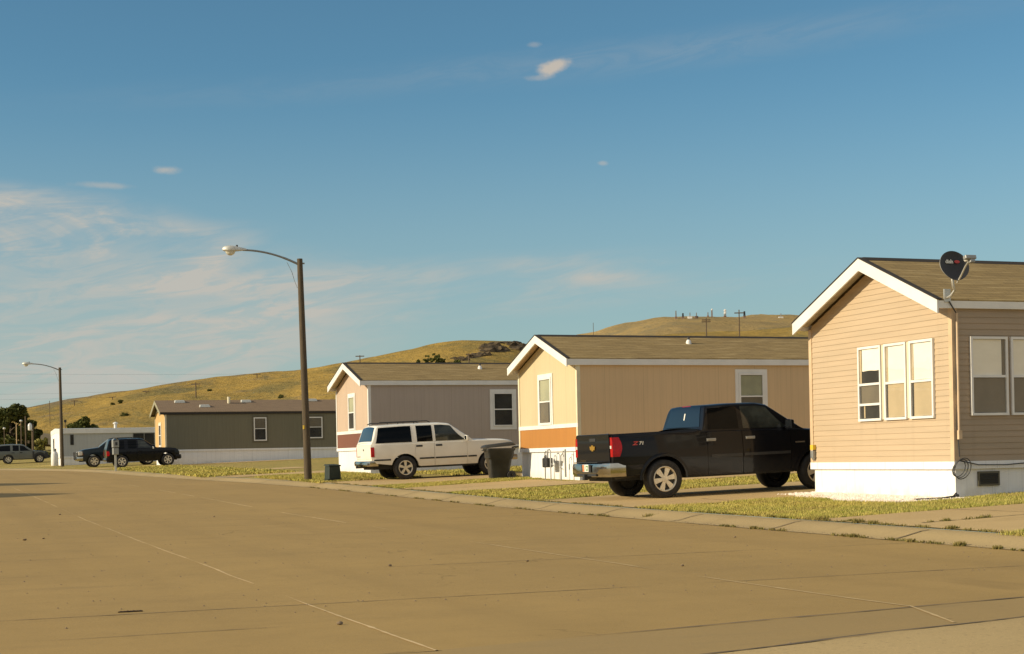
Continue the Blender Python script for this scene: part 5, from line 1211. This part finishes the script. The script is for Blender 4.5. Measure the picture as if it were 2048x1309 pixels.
tail_light(K5, 'red_lens', -1.0, -.86, .8, 1.05, .72); bumper(K5, 'silver_paint', False, .45, .66, .1, .92, .2); bumper(K5, 'dark_in', True, .42, .7, .16, .92, .25); mirror(K5, 1.95, 1.16, 'silver_paint', s=.8)  # front bumper coloured dark as part of the painted shade
patch(K5, 'fender_shade', 'plastic', 2.12, 2.29, .5, 1.08, .012); patch(K5, 'fender_shade', 'plastic', 3.22, 3.48, .55, .94, .012)  # dark sheets painting shade over the front fenders
def hoodp(u, v):
    x = 2.35 + 1.12 * u; z = K5['belt'](x); y = K5['yf'](x, z - .02) - .02; f = v * 2 - 1
    return (x, f * y, z + .06 * (1 - f * f) + .014)
g = MB(); g.grid(hoodp, 10, 10); g.build('bonnet_shade', M['plastic'], ss, smooth=60)  # dark sheet painting shade over the hood
def arcp(sg):
    g = MB(); pts = []
    for i in range(25):
        a = math.pi * i / 24
        for r in (.455, .62):
            x, z = 2.75 + r * math.cos(a), .385 + r * math.sin(a) * .97; z = min(z, K5['belt'](min(3.48, x)) - .015); pts.append((x, sg * (K5['yf'](min(3.48, x), z) + .012), z))
    g.add(pts, [(2 * i, 2 * i + 1, 2 * i + 3, 2 * i + 2) for i in range(24)]); g.build('arch_shade', M['plastic'], ss, smooth=60)  # dark ring painting shade round the front wheel arch
arcp(-1); arcp(1)

# ------------------------------------------------------------------ lamp posts
def lamp(label, base, H, lean, arm, rise):
    t = thing('street_lamp', label, 'street lamp', base, 0, 'wooden street lamps along the kerb')
    lx, ly = lean
    P = lambda z: Vector((lx * z / H, ly * z / H, z))
    g = MB(); g.tube([P(z) for z in (-.3, H * .25, H * .5, H * .75, H)], [.135, .125, .115, .105, .095], 14); g.build('pole', M['wood_pole'], t, smooth=50)
    a0 = P(H - .22); d = Vector((-CT * .9 - .06, .1, 0)).normalized()
    pts = []
    for k in range(13):
        u = k / 12; pts.append(a0 + d * (arm * u) + Vector((0, 0, rise * (1 - (1 - u) ** 2.0))))
    g = MB(); g.tube(pts, [.04] * 4 + [.034] * 9, 10); g.tube([a0 + d * .05, a0 + d * .05 - Vector((0, 0, .35))], .02, 6); g.tube([a0 - d * .16 + Vector((0, 0, .06)), a0 - d * -.16 + Vector((0, 0, .06))], .03, 6)
    g.tube([a0 + d * .45 + Vector((0, 0, .1)), a0 + d * .28 - Vector((0, 0, .25)), a0 + d * .2 - Vector((0, 0, .55)), a0 + d * .1 - Vector((0, 0, .8))], .008, 5)
    g.build('arm', M['arm_grey'], t, smooth=50)
    e = pts[-1]; sd = Vector((-d.y, d.x, 0))
    g = MB(); sec = [(-.12, .04, .04), (.0, .07, .07), (.15, .11, .10), (.35, .17, .14), (.5, .18, .14), (.62, .13, .115), (.70, .03, .05)]
    rows = []
    for s_, w_, h_ in sec:
        c = e + d * s_ + Vector((0, 0, .01)); rows.append([c + sd * w_ * math.cos(a) + Vector((0, 0, h_ * max(-.45, math.sin(a)))) for a in [2 * math.pi * k / 16 for k in range(16)]])
    for A, B_ in zip(rows, rows[1:]):
        for k in range(16): g.quad(A[k], A[(k + 1) % 16], B_[(k + 1) % 16], B_[k])
    g.add(rows[0], [tuple(range(16))]); g.add(rows[-1], [tuple(range(16))])
    hd = g.build('lamp_head', M['lamp_grey'], t, smooth=50)
    g = MB(); c = e + d * .43 + Vector((0, 0, -.035)); rows = []
    for k in range(6):
        a = k / 5 * math.pi / 2; rows.append([c + sd * .13 * math.cos(a) * math.cos(b) + d * .17 * math.cos(a) * math.sin(b) - Vector((0, 0, .16 * math.sin(a))) for b in [2 * math.pi * i / 16 for i in range(16)]])
    for A, B_ in zip(rows, rows[1:]):
        for k in range(16): g.quad(A[k], A[(k + 1) % 16], B_[(k + 1) % 16], B_[k])
    g.build('lens', M['lamp_glass'], hd, smooth=60)
    g = MB(); c = e + d * .2 + Vector((0, 0, .08)); g.tube([c, c + Vector((0, 0, .09))], .035, 8); g.build('photocell', M['dark_metal'], hd)
    return t
b = (12.5, 53.7); t1 = lamp('near wooden street lamp, the taller in the photo, by the green box', (b[0], b[1], lot(*b)), 7.72, (-.14, .02), 1.95, .50)
g = MB(); g.box((-.155, -.10, 1.80), (-.10, .02, 1.93)); g.build('tag', M['yellow_dec'], t1)
b = (9.75, 122.6); lamp('distant wooden street lamp at the left in front of the white home', (b[0], b[1], lot(*b)), 7.45, (-.05, 0), 2.0, .50)

# ------------------------------------------------------------------ street furniture and yard things
# green utility box
b = (12.95, 52.0); t = thing('utility_box', 'dark green metal utility box on the verge near the lamp post', 'utility box', (b[0], b[1], lot(*b)), .15)
g = MB(); g.hexa([(-.22, -.22, .06), (.22, -.22, .06), (.22, .22, .06), (-.22, .22, .06), (-.2, -.2, .50), (.2, -.2, .50), (.2, .2, .52), (-.2, .2, .52)]); g.build('cabinet', M['green_box'], t, bevel=.02)
g = MB(); g.box((-.3, -.28, -.05), (.3, .28, .06)); g.build('base', M['green_box'], t, bevel=.01)
g = MB(); g.hexa([(-.23, -.23, .50), (.23, -.23, .50), (.23, .23, .53), (-.23, .23, .53), (-.21, -.21, .55), (.21, -.21, .55), (.21, .21, .58), (-.21, .21, .58)]); g.build('lid', M['green_box'], t, bevel=.01)
# trash bin
b = (16.62, 45.62); t = thing('trash_bin', 'dark grey wheeled trash bin at the corner of the yellow home', 'trash bin', (b[0], b[1], lot(*b) - .01), -.18)
g = MB(); lv = [(.05, .27, .25), (.12, .29, .27), (.62, .36, .33), (.66, .40, .37), (.86, .42, .39), (.90, .45, .42), (.96, .45, .42)]
rows = []
for z, a, c in lv:
    r = .09; row = []
    for cx, cy, a0 in ((1, 1, 0), (-1, 1, 90), (-1, -1, 180), (1, -1, 270)):
        for k in range(4):
            an = math.radians(a0 + 30 * k); row.append((cx * (a - r) + r * math.cos(an) + .03 * (z - .5), cy * (c - r) + r * math.sin(an), z))
    rows.append(row)
for A, B_ in zip(rows, rows[1:]):
    for k in range(16): g.quad(A[k], A[(k + 1) % 16], B_[(k + 1) % 16], B_[k])
g.add(rows[0], [tuple(range(16))]); g.add(rows[-1], [tuple(range(16))]); g.build('bin_body', M['bin'], t, smooth=40)
g = MB(); rows = []
for z, k_ in ((.965, 1.06), (1.0, 1.07), (1.05, .98), (1.075, .8)):
    rows.append([(x * k_ * 1.02 - .02, y * k_, z + .07 * (x + .4) / .8) for x, y, _ in [(q[0], q[1], 0) for q in [(cx * (.45 - .09) + .09 * math.cos(math.radians(a0 + 30 * k)), cy * (.42 - .09) + .09 * math.sin(math.radians(a0 + 30 * k))) for cx, cy, a0 in ((1, 1, 0), (-1, 1, 90), (-1, -1, 180), (1, -1, 270)) for k in range(4)]]])
for A, B_ in zip(rows, rows[1:]):
    for k in range(16): g.quad(A[k], A[(k + 1) % 16], B_[(k + 1) % 16], B_[k])
g.add(rows[0], [tuple(range(16))]); g.add(rows[-1], [tuple(range(16))]); g.build('lid', M['bin'], t, smooth=45)
g = MB(); g.tube([(.47, -.3, .98), (.56, -.3, 1.0), (.56, .3, 1.0), (.47, .3, .98)], .022, 8); g.build('handle', M['bin'], t, smooth=50)
g = MB(); g.tube([(-.44, -.2, .9), (-.49, -.2, .9), (-.49, .2, .9), (-.44, .2, .9)], .016, 8); g.build('grab_bar', M['bin'], t, smooth=50)
for sg in (-1, 1):
    g = MB(); g.lathe([(.04, -.03), (.12, -.035), (.135, 0), (.12, .035), (.04, .03)], 20, (.34, sg * .30, .135), 'y', closed=True); g.build('wheel', M['rubber'], t, smooth=50)
# utility meters in front of the yellow skirting
t = thing('gas_meter', 'dark gas meter with looped pipes against the yellow home skirting', 'gas meter', (17.22, 43.05, .5))
g = MB(); g.box((-.12, -.17, .38), (.10, .17, .66)); g.lathe([(.10, -.0), (.12, .04), (.10, .08)], 14, (-.13, 0, .55), 'x'); g.build('meter_body', M['dark_metal'], t, bevel=.03)
g = MB(); g.tube([(0, -.22, -.1), (0, -.22, .85), (0, -.16, .9), (0, -.02, .9), (0, .0, .66)], .02, 8); g.tube([(0, .22, -.1), (0, .22, .80), (0, .14, .86), (0, .06, .8), (0, .06, .66)], .02, 8); g.tube([(0, -.22, .5), (0, -.5, .42)], .014, 6); g.build('pipes', M['metal_grey'], t, smooth=50)
g = MB(); g.lathe([(.001, .05), (.06, .045), (.07, 0), (.05, -.02)], 14, (0, .22, .68), 'x'); g.build('regulator', M['dark_metal'], t, smooth=50)
t = thing('standpipe', 'thin grey standpipes right of the gas meter by the pickup', 'pipes', (17.25, 41.95, .5))
g = MB(); g.tube([(0, .15, -.1), (0, .15, .72), (0, .02, .78), (0, -.05, .7)], .018, 8); g.tube([(0, -.18, .1), (0, -.18, .9)], .03, 8); g.tube([(0, -.18, .82), (0, -.02, .86), (0, .0, .5)], .014, 6); g.box((-.03, .1, .42), (.03, .2, .56)); g.build('pipes', M['metal_grey'], t, smooth=50)
# metal pedestal on the kerb (two-tier letter boxes on a post)
b = (10.25, 92.0); t = thing('mailbox_stand', 'grey mailbox stand on a single post by the kerb beside the black suv', 'mailbox', (b[0], b[1], zr(b[1]) + .1), .1)
g = MB(); g.box((-.05, -.05, -.2), (.05, .05, .98)); g.build('post', M['galv'], t)
g = MB(); g.box((-.17, -.2, 1.36), (.17, .2, 1.76)); g.lathe([(.17, -.2), (.17, .2)], 16, (0, 0, 1.72), 'y'); g.build('upper_box', M['metal_grey'], t, bevel=.02)
g = MB(); g.box((-.15, -.18, .95), (.15, .18, 1.33)); g.build('lower_box', M['metal_grey'], t, bevel=.02)
g = MB(); g.box((-.04, -.215, 1.48), (.08, -.201, 1.66)); g.build('flag', M['dark_metal'], t)
# propane cylinder and porch at the white home
g = MB(); t = thing('propane_tank', 'white upright gas tank with rounded shoulder at the white home corner', 'gas tank', (9.62, 128.2, 1.25)); g.lathe([(.001, 0), (.26, 0), (.28, .05), (.28, .85), (.22, 1.05), (.10, 1.14), (.10, 1.28), (.001, 1.28)], 20); g.build('tank', M['white_trim'], t, smooth=50)
g = MB(); g.lathe([(.14, 1.12), (.14, 1.34)], 14); g.build('collar', M['metal_grey'], t, smooth=50)
# distant low building with dark arcade
p = at(8, 890, 205); t = thing('low_building', 'low tan roofed building with a dark open front at the far left', 'building', (p.x, p.y, 2.6), -TH)
g = MB(); g.box((-9, 0, -1), (3.6, 6, 2.2)); g.build('wall', M['shadewall'], t)
g = MB(); g.hexa([(-9.5, -.8, 2.1), (3.9, -.8, 2.1), (5.2, 6.5, 1.2), (-9.5, 6.5, 2.1), (-9.5, -.8, 3.1), (3.2, -.8, 3.1), (4.4, 6.5, 3.0), (-9.5, 6.5, 3.1)]); g.build('roof', M['beige'], t)
for x in (-6.5, -4.6, -2.7, -.8, .9, 2.5):
    g = MB(); g.box((x - .06, -.55, -1), (x + .06, -.43, 2.1)); g.build('post', M['metal_grey'], t)
g = MB(); g.box((-.4, -.86, 2.35), (.8, -.805, 2.7)); g.build('sign_panel', M['shadewall'], t)
p = at(78, 897, 190); g = MB(); g.blob((0, 0, .3), 1.6, 4, 3, .4, (1.5, 1, .55)); tag(g.build('dirt_mound', M['lawn'], loc=(p.x, p.y, 1.9), smooth=60), 'dry grassy mound beside the low tan building', 'mound')
# distant poles with lamps
def thin_pole(label, px, pyb, pyt, D, head=None, r=.07, name='utility_pole', m='wood_far'):
    b, tp = at(px, pyb, D), at(px, pyt, D); t = thing(name, label, 'pole', (b.x, b.y, b.z), 0); h = tp.z - b.z
    g = MB(); g.tube([(0, 0, -1.5), (0, 0, h)], r, 8); g.build('pole', M[m], t)
    if head == 'globe': g = MB(); g.lathe([(.001, -.14), (.13, -.08), (.16, 0), (.13, .09), (.001, .14)], 12, (0, 0, h + .15)); g.build('lamp_globe', M['white_lens'], t, smooth=60)
    if head == 'can': g = MB(); g.lathe([(.001, -.5), (.2, -.45), (.22, .0), (.16, .2), (.001, .3)], 12, (-.25, -.1, h - .2)); g.box((-.3, -.12, h - .7), (.0, 0, h - .6)); g.build('transformer', M['white_lens'], t, smooth=50)
    if head == 'box': g = MB(); g.box((-.18, -.18, h - .4), (.18, .18, h)); g.build('lamp_box', M['dark_metal'], t)
    return t
thin_pole('thin pole with round white lamp in front of the dark trees', 43, 900, 845, 175, 'globe', .06)
thin_pole('thin bare pole right of the round lamp pole', 52, 900, 833, 178, None, .07)
thin_pole('short brown pole carrying a white transformer can', 66, 905, 848, 160, 'can', .11)
thin_pole('faint lamp pole at the far left before the big tree', 9, 890, 860, 180, 'globe', .04)
thin_pole('small lamp pole just right of the distant street lamp', 131, 870, 840, 240, 'box', .06)
thin_pole('yellow marker pipe in front of the dark trees', 33, 872, 846, 186, None, .05, 'marker_pipe', 'beige')
thin_pole('tall thin mast at the left end of the hill', 100, 850, 802, 330, None, .06)
# crossarm poles on the hills
def cross(label, px, pyb, pyt, onf, r=.12, arms=1, arm=1.3, tilt=0):
    b, D = onf(px, pyb); v = uv(px, pyt)[1]; h = CZ + v * D - b.z
    t = thing('utility_pole', label, 'utility pole', b, -TH + tilt, 'crossarm power poles on the hills')
    g = MB(); r *= 1.5; g.tube([(0, 0, -1), (0, 0, h)], [r, r * .8], 6); g.build('pole', M['wood_far'], t)
    for k in range(arms):
        g = MB(); z = h - .12 * h - k * h * .1; g.box((-arm, -r * .8, z - r * .7), (arm, r * .8, z + r * .7)); g.build('crossarm', M['wood_far'], t)
    return t
cross('crossarm pole on the ridge just left of the pink gable peak', 720, 727, 711, on1, .11, 1, 1.1)
cross('crossarm pole on the ridge left of the near lamp post', 514, 757, 748, on1, .10, 1, 1.0)
cross('crossarm pole above the olive roof, third from the right on the ridge', 392, 797, 765, on1, .10, 1, 1.0)
cross('crossarm pole on the ridge above the olive gable', 292, 788, 783, on1, .10, 1, .9)
cross('crossarm pole on the low ridge between the white and olive homes', 225, 800, 794, on1, .09, 1, .9)
cross('lowest crossarm pole on the ridge right of the distant lamp', 149, 813, 801, on1, .09, 1, .9)
cross('pale pole standing below the rock band on the knoll', 938, 727, 707, on1, .12, 1, .7)
cross('tall crossarm pole above the yellow home ridge at the far hill foot', 1187, 676, 646, on1, .11, 1, 1.3)
cross('pale crossarm pole in front of the far hill below the antennas', 1413, 673, 636, on1, .12, 2, 1.1)
cross('brown crossarm pole, the tallest, right of the far hill antennas', 1479, 673, 620, on1, .12, 1, 1.2)
# antenna masts on the far hill
M['mast_red'] = pm('mast_red', (.26, .17, .12), None, 1, .7)
def mast(label, px, pyb, pyt, r, m, discs=0, house=0):
    b, D = on2(px, pyb); v = uv(px, pyt)[1]; h = max(4, CZ + v * D - b.z)
    t = thing('antenna_mast', label, 'antenna mast', b, -TH, 'radio masts on top of the far hill')
    g = MB(); g.tube([(-r * 1.2, 0, -2), (-r * .5, 0, h)], r * .75, 5); g.tube([(r * 1.2, 0, -2), (r * .5, 0, h)], r * .75, 5)
    for k in range(6): z = h * (k + .5) / 6.5; g.tube([(-r * 1.2, 0, z), (r * 1.2, 0, z + h * .09)], r * .3, 4)
    g.build('lattice', M[m], t)
    for k in range(discs): g = MB(); g.lathe([(.001, .5), (r * 1.9, 0), (r * 2.0, -.3), (.001, -.6)], 12, (0, -.6, h * (.95 - .35 * k)), 'y'); g.build('drum_antenna', M['white_trim'], t, smooth=50)
    if house: g = MB(); g.box((-1.3 * house, -1, -1), (1.3 * house, 2, .9)); g.box((-1.4 * house, -1.2, .9), (1.4 * house, 2.2, 1.15)); g.build('equipment_hut', M['mast_red' if house < 1.2 else 'white_trim'], t)
mast('leftmost slim radio mast on the far hill', 1352, 637, 622, .4, 'metal_grey', 0, .7)
mast('short dark radio mast second from left on the far hill', 1366, 637, 627, .5, 'dark_metal', 0, .8)
mast('small white hut with stub mast left of centre on the far hill', 1380, 636, 631, .3, 'metal_grey', 0, 1.3)
mast('low hut with stub mast in the centre of the far hill', 1393, 636, 631, .3, 'metal_grey', 0, 1.0)
mast('thin twin radio mast behind the pale crossarm pole', 1416, 635, 625, .35, 'metal_grey', 0, .5)
mast('red and white radio mast with one white drum on the far hill', 1424, 635, 619, .4, 'mast_red', 1, 0)
mast('radio mast with two large white drums on the far hill', 1450, 635, 621, .6, 'metal_grey', 2, .8)
mast('dark radio mast right of the tallest crossarm pole', 1489, 636, 623, .6, 'dark_metal', 0, .7)
mast('tiny mast with white hut at the right end of the far hill', 1562, 637, 631, .3, 'metal_grey', 0, 1.4)
# faint power lines crossing the sky on the left
for i, (y0, y1, lb) in enumerate([(738, 741, 'topmost faint power line crossing the sky at the left'), (756, 758, 'second faint power line from the top at the left'), (783, 776, 'third faint power line from the top at the left'), (793, 787, 'lowest faint power line just above the left ridge')]):
    a, b = at(-500, y0, 300), at(900 if i < 2 else 420, y1, 330); g = MB(); g.tube([a.lerp(b, k / 16) - Vector((0, 0, 1.0 * 4 * (k / 16) * (1 - k / 16))) for k in range(17)], .010, 5)
    tag(g.build('power_line', M['dark_metal']), lb, 'power line', 'power lines across the left sky')
